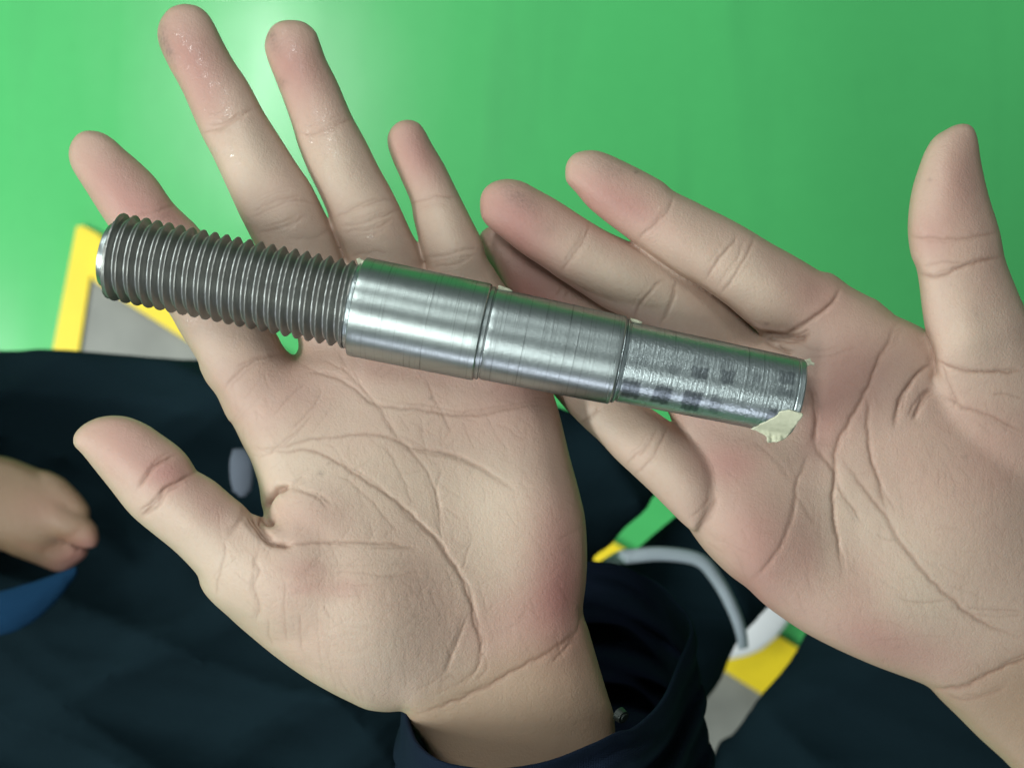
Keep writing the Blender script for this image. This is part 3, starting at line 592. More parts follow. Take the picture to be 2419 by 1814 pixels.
K(B((1360, 1120), (1380, 1150), (1420, 1175)), 4, 0.5); K(B((1300, 1110), (1340, 1135), (1400, 1165)), 4, 0.5)
K(B((1400, 1060), (1500, 1150), (1640, 1140)), 2.6, 0.15); K(B((1480, 1190), (1600, 1180), (1700, 1140)), 2.6, 0.15)
K(Q((1060, 415), (1000, 480), (970, 570), (900, 690), (840, 840), (780, 960), (700, 1100), (640, 1210), (612, 1330), (614, 1450), (600, 1600), (610, 1750), (640, 1900), (660, 2020), (665, 2110)), 4.5, 0.95, 0.8, wide=3.5, wd=0.7)
for i in range(6): K(Q((940+i*8, 640-i*22), (1000+i*8, 600-i*22), (1040+i*4, 560-i*16)), 2.4, 0.16)
K(Q((1050, 420), (1120, 455), (1200, 480)), 3, 0.25)
K(Q((830, 880), (822, 990), (825, 1100), (840, 1280), (880, 1430), (930, 1600), (960, 1700)), 4.2, 0.7, 0.7, wide=3.4)
K(G((780, 190), (870, 320), (960, 450), (1080, 600), (1170, 760), (1300, 920), (1420, 1060), (1550, 1180), (1700, 1290), (1850, 1360), (1985, 1400)), 4.0, 0.62, 0.75)
K(G((615, 100), (660, 200), (740, 310), (780, 430), (860, 540), (930, 660)), 3.6, 0.5, 0.75)
K(G((600, 170), (550, 280), (500, 400), (495, 480), (460, 640), (400, 790), (330, 900), (270, 970), (190, 1035)), 4.0, 0.5, 0.7)
K(G((500, 480), (560, 560), (620, 660)), 3.5, 0.2); K(G((200, 110), (300, 180), (400, 280), (480, 380)), 4, 0.25, 0.5)
K(G((1020, 720), (1100, 755), (1180, 770)), 2.8, 0.2); K(G((1150, 1120), (1250, 1155), (1400, 1165), (1500, 1150)), 2.8, 0.22); K(G((1600, 1200), (1750, 1210), (1985, 1225)), 2.8, 0.22); K(G((1650, 1240), (1800, 1260), (1985, 1250)), 2.6, 0.15)
K(Q((450, 860), (480, 960), (490, 1100), (475, 1240)), 8, 0.9, 0.5, wide=2.6)
K(Q((1258, 690), (1200, 745), (1130, 810), (1060, 910), (1020, 1020), (1005, 1140)), 4.2, 1.3, 0.75, wide=3, wd=0.5)
K(Q((1260, 880), (1200, 940), (1160, 1010), (1125, 1085)), 4.2, 1.2, 0.7, wide=3, wd=0.5)
K(Q((1265, 690), (1380, 740), (1500, 770), (1700, 772), (1850, 760)), 3.8, 0.5); K(Q((1300, 930), (1380, 965), (1450, 1005), (1600, 1045), (1700, 1100), (1850, 1160)), 3.8, 0.5, 0.7)
rl.line(B((1996, 1060), (2012, 1110), (2026, 1170), (2034, 1230), (2036, 1300)), 4.5, 1.3, 1.0, wide=2, wd=0.4)  # shade along the thumb edge painted as a dark line
K(Q((1300, 720), (1370, 860), (1420, 1010)), 3, 0.3); K(Q((1640, 920), (1750, 915), (1850, 945)), 3, 0.25)
K(B((1960, 815), (2040, 835), (2120, 812), (2200, 780), (2330, 750)), 4.6, 0.7, 0.7); K(B((1928, 660), (2100, 672), (2200, 665), (2330, 640)), 3.4, 0.35); K(B((1990, 790), (2080, 770), (2180, 780)), 3, 0.25)
K(Dd((912, 500), (880, 575), (830, 640), (800, 660)), 4, 0.5, 0.6); K(Dd((880, 500), (840, 560), (790, 600)), 3, 0.25)
joint([Dd((650, 200), (605, 280), (545, 330), (515, 372)), Dd((700, 195), (655, 290), (600, 368), (545, 405))], 3.2, 0.38, 4)
K(Dd((400, 110), (350, 160), (315, 188)), 3.2, 0.35)
K(Dd((870, 660), (980, 720), (1080, 760)), 2.4, 0.1); K(Dd((860, 700), (940, 745)), 2.4, 0.12)
K(R6((795, 1142), (900, 1157), (1030, 1132), (1150, 1072), (1250, 1022), (1402, 955), (1600, 860)), 4.8, 0.8, 0.65, wide=4, wd=0.9)
K(R6((880, 1178), (1000, 1217), (1150, 1195), (1300, 1130)), 4, 0.3)
for _ in range(480):
    x, y = rng.uniform(1700, 2420), rng.uniform(900, 1600); l = rng.uniform(25, 90); a = rng.choice([0.9, 1.5, 0.2])+rng.normal(0, 0.25)
    K([(x, y), (x+l/2*math.cos(a), y+l/2*math.sin(a)+rng.normal(0, 3)), (x+l*math.cos(a), y+l*math.sin(a))], 2.0, 0.02+0.10*rng.random()**2)
Pd(1770, 1260, 70, 130, -25, 2.4); Pd(2370, 1250, 150, 170, 20, 4.5); Pd(1990, 1250, 60, 150, -25, -2.5); Pd(2130, 1500, 200, 70, 25, 2.5); Pd(1990, 880, 110, 60, -50, 1.6); Pd(2150, 880, 60, 70, 20, 1.5); Pd(2100, 1200, 60, 120, -20, -1.2)
Pd(1650, 890, 150, 50, 12, 3.2)
for x, y, a in ((1400, 440, 30), (1620, 560, 32), (1830, 680, 32), (1220, 500, 32), (1480, 650, 33), (1640, 740, 33), (2240, 420, 95), (2290, 780, 80), (1180, 620, 30), (1600, 1110, 45)):
    Pd(x, y, 60, 34, a, 0.9)
for a in ((1430, 470, 95, 50, 30, .62), (1210, 510, 85, 55, 30, .70), (1250, 590, 60, 30, 30, .2), (1250, 690, 90, 50, 30, .72), (2270, 420, 50, 90, 5, .42), (2190, 560, 40, 40, 0, .35), (1950, 690, 50, 60, 30, .3), (2030, 880, 90, 90, 0, .45), (1790, 1280, 70, 110, -20, .5), (1640, 960, 60, 40, 30, .4), (1720, 1090, 60, 40, 0, .5),
          (1940, 1010, 40, 80, 10, .4), (2100, 1530, 130, 50, 20, .48), (1760, 1420, 60, 40, 0, .3), (1910, 1310, 30, 60, 0, .25), (2030, 1370, 50, 60, 0, .22), (2300, 1100, 130, 100, 0, .22), (2330, 600, 40, 60, 0, .2), (1860, 650, 70, 40, 30, .18), (1520, 500, 40, 25, 30, .2)): T(0, *a)
for a in ((1790, 660, 60, 40, 30, .7), (1450, 660, 90, 40, 32, .55), (1590, 740, 70, 35, 32, .6), (1400, 1010, 60, 50, 45, .6), (1580, 1130, 60, 50, 45, .4), (1980, 1200, 70, 130, -20, .6), (2150, 1330, 60, 130, -30, .55), (2290, 800, 70, 90, 0, .4), (2090, 900, 50, 60, 0, .5), (2160, 1450, 90, 50, 25, .5), (1880, 1380, 60, 60, 0, .35), (2330, 1700, 150, 80, 40, .4)): T(1, *a)
for a in ((1215, 460, 34, 16, 45, .42), (1250, 480, 26, 16, 45, .35), (1200, 490, 26, 24, 0, .2), (1430, 385, 40, 16, 20, .32), (1450, 405, 26, 16, 0, .22), (1503, 407, 4, 4, 0, .9), (1290, 540, 22, 14, 0, .25), (1811, 765, 5, 3, 0, 1), (2197, 425, 3, 3, 0, .8), (2400, 1450, 130, 110, 0, .12), (2305, 740, 16, 14, 0, .2), (2280, 1080, 5, 5, 0, .4), (2255, 1160, 5, 5, 0, .4), (1135, 500, 4, 10, 0, .4)): T(2, *a)
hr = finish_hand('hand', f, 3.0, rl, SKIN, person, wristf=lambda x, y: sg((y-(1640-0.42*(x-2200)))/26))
tag(hr, 'right palm with its fingers under the plain end and thumb raised')
del f

# ------------------------------------------------------------------ the shaft
ax_o = np.array([990.0, 754.0]); ax_d = np.array([math.cos(math.radians(11.73)), math.sin(math.radians(11.73))])
TS = 246.0                                # along-axis pixel of the frame centre, used as the origin of the shaft
oc = ax_o+ax_d*TS
shaft = empty('stepped_shaft', P(oc[0], oc[1], 0)); shaft.rotation_euler = (0, math.radians(-1.0), -math.radians(11.73))
tag(shaft, 'stepped steel shaft with one threaded end lying across two open palms', 'shaft')
def revolve(name, ts, rad, mat, nth=128, attr=None, parent=shaft):
    ts = np.asarray(ts, float); nt_ = len(ts)
    ph = np.arange(nth)*2*math.pi/nth
    T_, PH = np.meshgrid(ts, ph, indexing='ij'); Rr = rad(T_, PH) if callable(rad) else np.repeat(np.asarray(rad, float)[:, None], nth, 1)
    V = np.stack([(T_-TS)*S, Rr*S*np.cos(PH), Rr*S*np.sin(PH)], -1).reshape(-1, 3)
    i, j = np.meshgrid(np.arange(nt_-1), np.arange(nth), indexing='ij'); jn = (j+1) % nth
    Fq = np.stack([i*nth+j, (i+1)*nth+j, (i+1)*nth+jn, i*nth+jn], -1).reshape(-1, 4)
    o = mesh_obj(name, V, Fq, mat, parent)
    bm = bmesh.new(); bm.from_mesh(o.data); bm.verts.ensure_lookup_table()
    for row in (0, nt_-1):
        try: bm.faces.new([bm.verts[row*nth+k] for k in range(nth)])
        except Exception: pass
    bmesh.ops.recalc_face_normals(bm, faces=bm.faces)
    for e in bm.edges:
        if len(e.link_faces) == 2 and e.calc_face_angle(0) > math.radians(28): e.smooth = False
    bm.to_mesh(o.data); bm.free()
    if attr is not None:
        a = o.data.attributes.new('painted_reflection', 'FLOAT', 'POINT'); a.data.foreach_set('value', attr(T_, PH).astype(np.float32).ravel())
    return o
PIT = 27.8
def ph_of(T_, PH): return ((T_+722)/PIT-PH/(2*math.pi)) % 1.0
rn = rng.normal(0, 1, (64, 64))
def rough_noise(T_, PH):
    return 0.5*np.sin(T_*0.9+3*np.sin(PH*5))+0.4*np.sin(PH*23+T_*0.35)+0.4*np.sin(PH*41-T_*0.8+2*np.sin(T_*0.1))
def thread_rad(T_, PH):
    p = ph_of(T_, PH); x = np.abs(p-0.5)*2          # 0 on the crest, 1 at the root
    prof = np.clip((x-0.24)/(0.86-0.24), 0, 1); prof = 0.65*prof+0.35*prof*prof*(3-2*prof)
    dep = 12.5*np.clip((T_+738)/16, 0, 1)*np.clip((-160-T_)/14, 0, 1)
    r = 104.5-dep*prof+0.18*rough_noise(T_, PH)
    r = np.where(T_ > -172, np.minimum(r, 104.5-(T_+172)*0.9), r)
    r = np.where(T_ < -727, np.minimum(r, 103-(-727-T_)*0.7), r); r = np.where(T_ < -736, 74-(-736-T_)*0.25, r)
    return np.maximum(r, 20)
def thread_glint(T_, PH):
    p = ph_of(T_, PH); x = np.abs(p-0.5)*2
    w = np.clip((x-0.85)/0.08, 0, 1)*(0.8+0.2*np.sin(PH*31+T_*1.7)*np.sin(PH*13))
    w = np.maximum(w, 0.22*np.clip(1-np.abs(p-0.36)/0.05, 0, 1))
    return np.clip(np.where(T_ < -735, 0.55, w), 0, 1)
PH0 = [0.0, 0.045, 0.08, 0.18, 0.28, 0.38, 0.44, 0.455, 0.5, 0.545, 0.56, 0.62, 0.72, 0.82, 0.92, 0.955]
def helix_thread(name, t0, t1, nth, mat):
    """one true helical ridge: the mesh rows run along the helix"""
    k0 = int((t0+722)/PIT)-2; k1 = int((t1+722)/PIT)+2; m = len(PH0)
    u = np.array([(k+p)*PIT-722 for k in range(k0, k1) for p in PH0]); pp = np.array(PH0*(k1-k0))
    ph = np.arange(nth)*2*math.pi/nth
    U, PHs = np.meshgrid(u, ph, indexing='ij'); Pp = np.repeat(pp[:, None], nth, 1)
    T_ = U+PIT*PHs/(2*math.pi)
    x = np.abs(Pp-0.5)*2; pr = np.clip((x-0.10)/(0.88-0.10), 0, 1)
    dep = 14.0*np.clip((T_-t0+2)/16, 0, 1)*np.clip((t1+4-T_)/16, 0, 1)
    nick = np.where(x < 0.2, 0.35*np.sin(PHs*37+T_*1.3)*np.sin(PHs*11-T_*0.2), 0.12*np.sin(PHs*19+T_))
    R_ = 104.3-dep*pr+nick
    Tc = np.clip(T_, t0, t1); R_ = np.where(T_ < t0, np.maximum(30, 100-(t0-T_)*3), R_); R_ = np.where(T_ > t1, np.maximum(30, 99-(T_-t1)*3), R_)
    V = np.stack([(Tc-TS)*S, R_*S*np.cos(PHs), R_*S*np.sin(PHs)], -1).reshape(-1, 3)
    n = len(u); Fq = []
    i_, j_ = np.meshgrid(np.arange(n-1), np.arange(nth-1), indexing='ij')
    q = np.stack([i_*nth+j_, (i_+1)*nth+j_, (i_+1)*nth+j_+1, i_*nth+j_+1], -1).reshape(-1, 4)
    i2 = np.arange(m, n-1); j2 = nth-1      # last column joins the first one a whole turn later
    q2 = np.stack([(i2-m)*nth+j2, (i2-m+1)*nth+j2, (i2+1)*nth, i2*nth], -1)
    o = mesh_obj(name, V, np.concatenate([q, q2]), mat, shaft)
    w = np.clip((x-0.86)/0.06, 0, 1)*(0.75+0.25*np.sin(PHs*31+T_*1.7)); w = np.maximum(w, np.where(x < 0.14, 0.06+0.10*np.sin(PHs*17+T_)**8, 0))  # glint mask: reflections in roots and on crests put into the colour
    bm = bmesh.new(); bm.from_mesh(o.data)
    for e in bm.edges:
        if len(e.link_faces) == 2 and e.calc_face_angle(0) > math.radians(24): e.smooth = False
    bmesh.ops.recalc_face_normals(bm, faces=bm.faces); bm.to_mesh(o.data); bm.free()
    a = o.data.attributes.new('painted_reflection', 'FLOAT', 'POINT'); a.data.foreach_set('value', np.clip(w, 0, 1).astype(np.float32).ravel())
    return o
th = helix_thread('threaded_section', -736, -162, 144, ST_THREAD)
revolve('end_chamfer', [-757, -756, -752, -746, -743, -740, -737, -735], [60, 76, 78, 79.5, 80, 81, 82, 82], ST_MID, 96)
tag(th, 'dark oiled thread with bright reflections painted along its roots')
revolve('relief_neck', [-163, -160, -152, -149, -146], [99, 102.5, 102.5, 99, 96], ST_END, 128)
def prof(pairs):
    ts, rs = [], []
    for (t0, r0), (t1, r1) in zip(pairs[:-1], pairs[1:]):
        n = max(1, int(abs(t1-t0)/8))
        for k in range(n): ts.append(t0+(t1-t0)*k/n); rs.append(r0+(r1-r0)*k/n)
    ts.append(pairs[-1][0]); rs.append(pairs[-1][1]); return ts, rs
ts, rs = prof([(-150, 95), (-149.5, 116), (-148, 118), (-140, 118.6), (145, 116.4), (151, 116.0), (153.5, 113.5), (154, 100)])
revolve('collar', ts, rs, ST_COLLAR)
ts, rs = prof([(153.6, 100), (154, 109.5), (156.5, 109), (157, 111.8), (163.5, 111.5), (164.5, 107.5), (168, 107), (169, 109.3), (171, 110), (466, 106), (467, 105), (468.5, 105), (469.5, 106), (476, 105.4), (479, 103), (480, 90)])
ms_ = revolve('middle_section', ts, rs, ST_MID)
REFL = []  # dark square reflections, painted as colour patches
for cx_, cy_, wt, wv, a in ((340, 880, 42, 30, 1), (610, 930, 40, 32, 1), (870, 990, 42, 36, 1), (1070, 1020, 24, 30, .6), (930, 755, 38, 20, .9), (1170, 790, 32, 24, .9), (700, 720, 34, 16, .4), (1690, 800, 38, 22, .8), (1670, 920, 40, 12, .6), (1560, 1110, 20, 22, .9), (1420, 800, 20, 14, .5), (940, 650, 30, 10, .4), (1170, 690, 30, 10, .4), (420, 640, 40, 16, .35)):
    q = np.array([1400+cx_/3.687, 680+cy_/3.687])-ax_o
    t = q@ax_d; v = -q[0]*ax_d[1]+q[1]*ax_d[0]; t = TS+(t-TS)*0.973
    REFL.append((t, v, wt/2*1.0, wv/2*1.0+4, a))
def end_reflection(T_, PH):
    v = -np.cos(PH)*93; fr = np.sin(PH) > 0; o = np.zeros(T_.shape)
    for t, vv, wt, wv, a in REFL:
        wob = 1.6*np.sin(T_*0.21+v*0.1)+1.2*np.sin(v*0.35+T_*0.4); m = np.clip((wt+wob-np.abs(T_-t))/4+0.5, 0, 1)*np.clip((wv+wob-np.abs(v-vv))/5+0.5, 0, 1)*fr*a; o = np.maximum(o, m)
    return o
ts = list(np.concatenate([[479.5, 480, 481.5, 483, 484, 488, 490, 492], np.arange(495, 888, 2.0), [889, 890, 891.5, 893, 894.5, 900, 905, 908, 909.5]]))
def end_rad(T_, PH):
    base = np.interp(T_, [479.5, 480, 481.5, 483, 484, 488, 490, 492, 495, 700, 889, 890, 891.5, 893, 894.5, 905, 908, 909.5], [85, 101, 101.5, 97, 101, 100, 94.5, 94, 96, 94, 92, 91.6, 90, 90, 91.3, 91, 89, 85])
    return base+0.05*rough_noise(T_*0.7, PH)*(np.abs(T_-700) < 195)
es = revolve('end_section', ts, end_rad, ST_END, 160, end_reflection)
tag(es, 'scuffed plain end with dark squares painted as reflections')

# masking tape remnants
TAPE, nt, b = new_mat('masking_tape'); L = nt.links.new
tc = N(nt, 'ShaderNodeTexCoord'); n = N(nt, 'ShaderNodeTexNoise', i_Scale=500.0, i_Detail=4.0); L(tc.outputs['Object'], n.inputs['Vector'])
L(mixc(nt, n.outputs[0], (0.42, 0.43, 0.30), (0.72, 0.72, 0.55)), b.inputs['Base Color']); b.inputs['Roughness'].default_value = 0.75
bp = N(nt, 'ShaderNodeBump', i_Strength=0.6, i_Distance=0.0003); L(n.outputs[0], bp.inputs['Height']); L(bp.outputs[0], b.inputs['Normal'])
def scrap(pts, R, lab, out=1.0, free=0.0):
    pl = spline(pts, True, 5); pl = pl+rng.normal(0, 0.6, pl.shape)
    q = pl-ax_o; t = q@ax_d; v = -q[:, 0]*ax_d[1]+q[:, 1]*ax_d[0]
    bd = [Vector((a, b_)) for a, b_ in zip(t, v)]; n0 = len(bd)
    pin = []
    gx, gy = np.meshgrid(np.arange(t.min(), t.max(), 3.5), np.arange(v.min(), v.max(), 3.5)); gx = gx+rng.uniform(-.8, .8, gx.shape)
    dd = poly_dist(np.stack([t, v], -1), gx, gy)
    for a, b_, d_ in zip(gx.ravel(), gy.ravel(), dd.ravel()):
        if d_ > 2: pin.append(Vector((a, b_)))
    vs, es_, fs, *_ = delaunay_2d_cdt(bd+pin, [], [list(range(n0))], 1, 1e-4)
    V = []
    for p in vs:
        R2 = R+out
        w = 1.6*math.sin(p.x*0.35+p.y*0.2)*math.sin(p.y*0.3-p.x*0.12)
        if abs(p.y) < R2*0.97: zz = math.sqrt(R2*R2-p.y**2)
        else: zz = R2*0.243-(abs(p.y)-R2*0.97)*free
        foff = max(0, abs(p.y)-R)*0.04
        zz += w*min(1, 0.15+foff)+(w*1.5+2*math.sin(p.x*0.2))*foff*2
        k = 1-zz*S/D                          # keep it where the camera sees it while it sits on the steel
        V.append((((p.x-TS)*k)*S, -p.y*k*S if abs(p.y) > R*0.8 else -p.y*S, zz*S))
    o = mesh_obj('tape_scrap', V, [tuple(f_) for f_ in fs], TAPE, shaft); o['label'] = lab
    md = o.modifiers.new('thick', 'SOLIDIFY'); md.thickness = 0.0002; md.offset = 0
    return o
scrap(Z3((1375, 1228), (1420, 1212), (1470, 1180), (1510, 1168), (1560, 1138), (1600, 1120), (1622, 1090), (1700, 1068), (1740, 1082), (1790, 1092), (1830, 1106), (1800, 1150), (1740, 1230), (1690, 1292), (1620, 1335), (1560, 1343), (1515, 1345), (1508, 1300), (1450, 1262)), 92, 'torn cream masking tape under the plain end', 1.2, 0.25)
scrap(Z3((1832, 632), (1862, 622), (1888, 618), (1896, 650), (1922, 660), (1918, 680), (1890, 672), (1862, 690), (1845, 665)), 88, 'tiny torn tape tag at the tip of the shaft', -6, 0.0)
scrap(Z2((130, 100), (150, 90), (165, 108), (192, 112), (190, 150), (165, 158), (140, 140), (135, 125)), 100, 'tiny tape shred in the neck beside the collar', 2, 0.0)
scrap(Z2((1190, 302), (1230, 312), (1300, 338), (1296, 352), (1240, 342), (1195, 332)), 106, 'pale tape sliver beside the collar groove', 3, 0.0)
scrap(Z3((332, 268), (380, 280), (432, 298), (428, 315), (370, 308), (336, 300)), 94, 'pale tape sliver beside the second step', 3, 0.0)

# ------------------------------------------------------------------ clothing
def cloth_field(poly, zmm, r0, L, vox, zr, folds, name, mat, parent, seed=0, label=None, dz=140):
    pp = np.array(poly); m0 = to_mm(pp)
    if zr[0] > -400: zmm = [(a_, b_, z_-dz, s_) for a_, b_, z_, s_ in [tuple(q)+(100,) if len(q) == 3 else q for q in zmm]]; zr = (zr[0]-dz-25, zr[1]-dz+25)
    f = Field(m0[:, 0].min()-6, m0[:, 0].max()+6, m0[:, 1].min()-6, m0[:, 1].max()+6, zr[0], zr[1], vox)
    zm = f.zmap(zmm) if len(zmm) > 1 else np.full(f.X.shape, float(zmm[0][2]))
    r = np.random.default_rng(seed)
    for _ in range(folds):
        a = r.uniform(-0.5, 1.0); fr = r.uniform(0.05, 0.16); ph = r.uniform(0, 6.3)
        zm = zm+r.uniform(2.0, 6.5)*(lambda q: 1-2*np.abs(q)**0.8)(np.sin(0.75*(fr*(f.X*math.sin(a)+f.Y*math.cos(a))+ph+1.2*np.sin(0.03*f.X+ph*2))))
    f.comp(poly, zm, r0, L=L, which='fing', iters=300)
    V, Fc = f.mesh(1.0)
    z = V[:, 2]/1000; out = np.stack([V[:, 0]/1000*(D-z)/D, V[:, 1]/1000*(D-z)/D, z], -1)
    o = mesh_obj(name, out, Fc, mat, parent)
    if label: o['label'] = label
    return o
jacket = cloth_field([(-420, 815), (0, 828), (90, 824), (180, 828), (300, 838), (440, 848), (640, 850), (800, 866), (1150, 930), (1318, 958), (1420, 1010), (1600, 1080), (1560, 1150), (1525, 1205), (1478, 1245), (1440, 1290), (1395, 1330), (1400, 1450), (1480, 1600), (1400, 2250), (-420, 2250)],
    [(0, 950, -215, 200), (600, 950, -200, 200), (1100, 1050, -200, 200), (1400, 1150, -200, 150), (100, 1500, -190, 200), (500, 1500, -165, 180), (800, 1700, -150, 180), (300, 2000, -150, 250), (1200, 1500, -190, 200), (1300, 2000, -180, 200)], 22, 14, 1.9, (-270, -105), 7, 'jacket', CLOTH, person, 3, 'dark jacket and lap below the hands')
leg1 = cloth_field([(1640, 1195), (1600, 1215), (1545, 1260), (1490, 1305), (1420, 1330), (1350, 1380), (1350, 2300), (1680, 2300), (1655, 1850), (1640, 1700), (1655, 1670), (1700, 1610), (1740, 1520), (1800, 1450), (1850, 1380), (1800, 1250)],
    [(1500, 1500, -240, 200), (1700, 1350, -250, 200), (1500, 1900, -240, 200)], 24, 14, 1.8, (-290, -190), 4, 'trouser_leg', CLOTH, person, 8, 'dark trouser leg beside the loose sleeve')
leg2 = cloth_field([(2000, 1420), (1915, 1478), (1885, 1530), (1845, 1588), (1790, 1650), (1735, 1730), (1680, 1800), (1560, 2300), (3000, 2300), (3000, 1100), (2600, 1000), (2300, 1200)],
    [(2000, 1700, -215, 200), (2400, 1700, -190, 250), (2600, 1300, -200, 250), (2100, 2000, -220, 200)], 26, 16, 2.2, (-270, -140), 5, 'trouser_leg', CLOTH, person, 12, 'dark trouser leg behind the right wrist')

# loose sleeve round the left wrist
ring = [(958, 1640, -34), (966, 1705, -22), (985, 1752, -8), (1022, 1786, 2), (1075, 1806, 7), (1170, 1816, 9), (1290, 1799, 6), (1400, 1757, 0), (1458, 1729, -6), (1500, 1716, -14), (1562, 1655, -32), (1603, 1565, -50), (1634, 1478, -64), (1592, 1412, -76), (1540, 1368, -86), (1440, 1330, -94), (1300, 1340, -98), (1120, 1430, -92), (1000, 1540, -66)]
rp = np.array(ring, float); n = len(rp); rr = []
for i in range(n):
    a, b_, c, d_ = rp[(i-1) % n], rp[i], rp[(i+1) % n], rp[(i+2) % n]
    for k in range(8):
        t = k/8; rr.append(0.5*((2*b_)+(-a+c)*t+(2*a-5*b_+4*c-d_)*t*t+(-a+3*b_-3*c+d_)*t**3))
rr = np.array(rr); nr_ = len(rr); cen = rr.mean(0); V = []; rows = 34
for j in range(rows):
    s_ = j/(rows-1); off = s_*520
    for q in rr:
        x = q[0]+(q[0]-cen[0])*0.10*s_+40*s_*(1 if q[0] > 1400 else -0.6); y = q[1]+off*(1.0+0.0*(q[1]-cen[1])); z = q[2]-70*s_
        e = 6.0*math.sin(off*0.045+q[0]*0.012)*min(1, s_*6)+4.0*math.sin(off*0.09-q[0]*0.02)*min(1, s_*6)
        if 9 < off < 16 : e -= 1.0
        V.append(P(x+e, y, (z+e)/1000))
Fq = [(j*nr_+i, (j+1)*nr_+i, (j+1)*nr_+(i+1) % nr_, j*nr_+(i+1) % nr_) for j in range(rows-1) for i in range(nr_)]
slv = mesh_obj('sleeve', V, Fq, NAVY, person); slv['label'] = 'loose navy sleeve open around the left wrist'
md = slv.modifiers.new('thick', 'SOLIDIFY'); md.thickness = 0.0016; md.offset = 0
md = slv.modifiers.new('sub', 'SUBSURF'); md.levels = 1; md.render_levels = 1
STITCH = flat_material('dark_stitching', (0.016, 0.022, 0.034), 0.8)
sv, sf = [], []
for i in range(0, nr_):
    for off in (26,):
        q = rr[i]; q2 = rr[(i+1) % nr_]; a = P(q[0], q[1]+off*0.4, (q[2]+1.6)/1000); b_ = P(q[0]+(q2[0]-q[0])*0.6, q[1]+(q2[1]-q[1])*0.6+off*0.4, (q[2]+(q2[2]-q[2])*0.6+1.6)/1000)
        k = len(sv); up = Vector((0, 0, 0.0004)); sd_ = Vector((0, 0.0002, 0))
        sv += [a-sd_, b_-sd_, b_+sd_, a+sd_, a+up, b_+up]; sf += [(k, k+1, k+5, k+4), (k+2, k+3, k+4, k+5), (k+3, k+2, k+1, k), (k, k+4, k+3), (k+1, k+2, k+5)]
bv = bmesh.new(); bmesh.ops.create_cone(bv, cap_ends=True, segments=24, radius1=0.0021, radius2=0.0018, depth=0.002)
for r_ in (0.0014,): bmesh.ops.create_cone(bv, cap_ends=True, segments=20, radius1=r_, radius2=r_*0.8, depth=0.003)
me = bpy.data.meshes.new('snap_button'); bv.to_mesh(me); bv.free(); bt = bpy.data.objects.new('snap_button', me); COL.objects.link(bt); bt.parent = slv
bt.location = P(1468, 1690, -0.022); bt.rotation_euler = (0.3, 0.7, 0)
SN, nt, b = new_mat('dark_snap_metal'); b.inputs['Base Color'].default_value = (0.02, 0.028, 0.025, 1); b.inputs['Metallic'].default_value = 0.3; b.inputs['Roughness'].default_value = 0.45; me.materials.append(SN)

# strap on the trousers: a bowed grey band
def band(name, pts, w, th, mat, parent, label):
    p3 = [P(x, y, z/1000) for x, y, z in pts]; c = np.array([tuple(v) for v in p3]); sp = []
    n_ = len(c)
    for i in range(n_-1):
        a, b_, c_, d_ = c[max(i-1, 0)], c[i], c[i+1], c[min(i+2, n_-1)]
        for k in range(8):
            t = k/8; sp.append(0.5*((2*b_)+(-a+c_)*t+(2*a-5*b_+4*c_-d_)*t*t+(-a+3*b_-3*c_+d_)*t**3))
    sp.append(c[-1]); sp = np.array(sp); V, Fq = [], []; m_ = 12
    for i, q in enumerate(sp):
        t = sp[min(i+1, len(sp)-1)]-sp[max(i-1, 0)]; t /= np.linalg.norm(t); nn = np.array([-t[1], t[0], 0]); nn /= np.linalg.norm(nn)
        wi = w[0]+(w[1]-w[0])*i/(len(sp)-1)
        for k in range(m_):
            a = k*2*math.pi/m_; V.append(q+nn*math.cos(a)*wi+np.array([0, 0, 1])*math.sin(a)*th)
    for i in range(len(sp)-1):
        for k in range(m_): Fq.append((i*m_+k, (i+1)*m_+k, (i+1)*m_+(k+1) % m_, i*m_+(k+1) % m_))
    Fq += [tuple(range(m_))[::-1], tuple(range((len(sp)-1)*m_, len(sp)*m_))]
    o = mesh_obj(name, V, Fq, mat, parent); o['label'] = label; return o
STRAP = flat_material('grey_reflective_strap', (0.30, 0.35, 0.39), 0.6, 0.15, 60)
PATCH = flat_material('dull_grey_patch', (0.075, 0.09, 0.12), 0.8, 0.2, 60)
band('strap', [(1420, 1340, -400), (1462, 1318, -352), (1500, 1312, -344), (1570, 1308, -342), (1650, 1322, -342), (1692, 1366, -344), (1728, 1430, -347), (1750, 1490, -354), (1756, 1530, -366)], (0.0040, 0.0028), 0.003, STRAP, person, 'grey strap bowed over the dark trousers')
bpatch = cloth_field([(545, 1062), (575, 1056), (598, 1075), (603, 1110), (600, 1150), (585, 1172), (560, 1172), (543, 1150), (538, 1100)], [(0, 0, -280)], 5, 4, 1.5, (-300, -255), 0, 'reflective_patch', PATCH, person, 2, 'pale grey patch on the jacket behind the left thumb', dz=0)
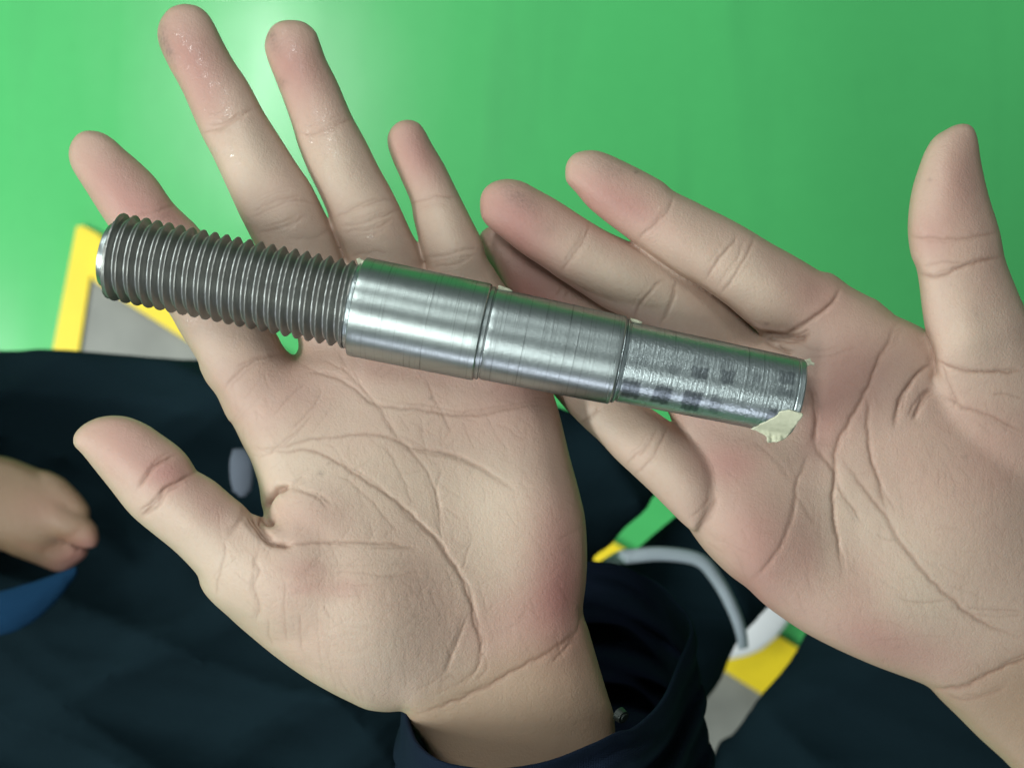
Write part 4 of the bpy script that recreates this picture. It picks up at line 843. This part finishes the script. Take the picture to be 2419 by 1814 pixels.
# white shoe toe seen in the gap
WHITE = flat_material('white_shoe_leather', (0.74, 0.76, 0.78), 0.5, 0.05)
shoe = cloth_field([(1865, 1360), (1885, 1410), (1868, 1460), (1835, 1505), (1790, 1540), (1735, 1556), (1690, 1560), (1640, 1540), (1640, 1440), (1700, 1350), (1790, 1310)], [(0, 0, -1080)], 40, 18, 3.0, (-1140, -1020), 0, 'shoe', WHITE, person, 1, 'white rounded shoe toe on the floor between the legs')

# ------------------------------------------------------------------ the other person at the left edge
other = empty('person', (0, 0, 0)); tag(other, 'person at the left edge, only a blurred hand and blue cuff showing', 'person')
BY = lambda *p: zc(p, 2.37, 0, 800)
f = Field(-190, -96, -72, 8, -302, -260, 1.0)
zf_ = f.zmap([(0, 1100, -282, 200), (200, 1180, -280, 60)])
f.comp([(-420, 1010), (-200, 1020)] + BY((-60, 640), (60, 668), (160, 705), (270, 755), (360, 800), (400, 900), (380, 1050), (300, 1180), (200, 1240), (80, 1215), (-60, 1180)) + [(-200, 1330), (-420, 1350)], zf_, 13, L=9, which='palm', iters=300)
f.comp(BY((250, 750), (360, 795), (440, 860), (500, 940), (505, 1000), (470, 1040), (400, 1020), (300, 960), (200, 880)), zf_+2, 8, k=0.3, iters=300)
f.comp(BY((250, 900), (400, 950), (520, 1020), (556, 1090), (550, 1150), (500, 1175), (400, 1150), (250, 1080), (150, 1000)), zf_+4, 8, k=0.3, iters=300)
f.comp(BY((150, 1040), (300, 1080), (450, 1140), (500, 1190), (450, 1245), (350, 1303), (270, 1290), (180, 1240), (80, 1150)), zf_-1, 7.5, k=0.3, iters=300)
rl = Relief(-500, 400, 900, 1500, 4.0)
rl.blob(rl.tone[0], 190, 1310, 60, 30, -30, .6); rl.blob(rl.tone[0], 100, 1200, 80, 40, 0, .2)
rl.line(BY((450, 1050), (400, 1120), (300, 1130)), 8, 0.8); rl.line(BY((100, 1150), (250, 1180), (380, 1170)), 8, 0.6)
SKIN2 = skin_material('tanned_skin', (0.19, 0.125, 0.07))
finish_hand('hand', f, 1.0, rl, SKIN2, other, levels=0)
blue = cloth_field([(-420, 1400), (-100, 1420), (0, 1395), (100, 1365), (190, 1335), (160, 1390), (110, 1445), (60, 1480), (-20, 1505), (-420, 1560)], [(0, 0, -240)], 8, 6, 1.6, (-270, -210), 0, 'cuff', BLUE, other, 5, 'blue cuff below the blurred hand', dz=0)
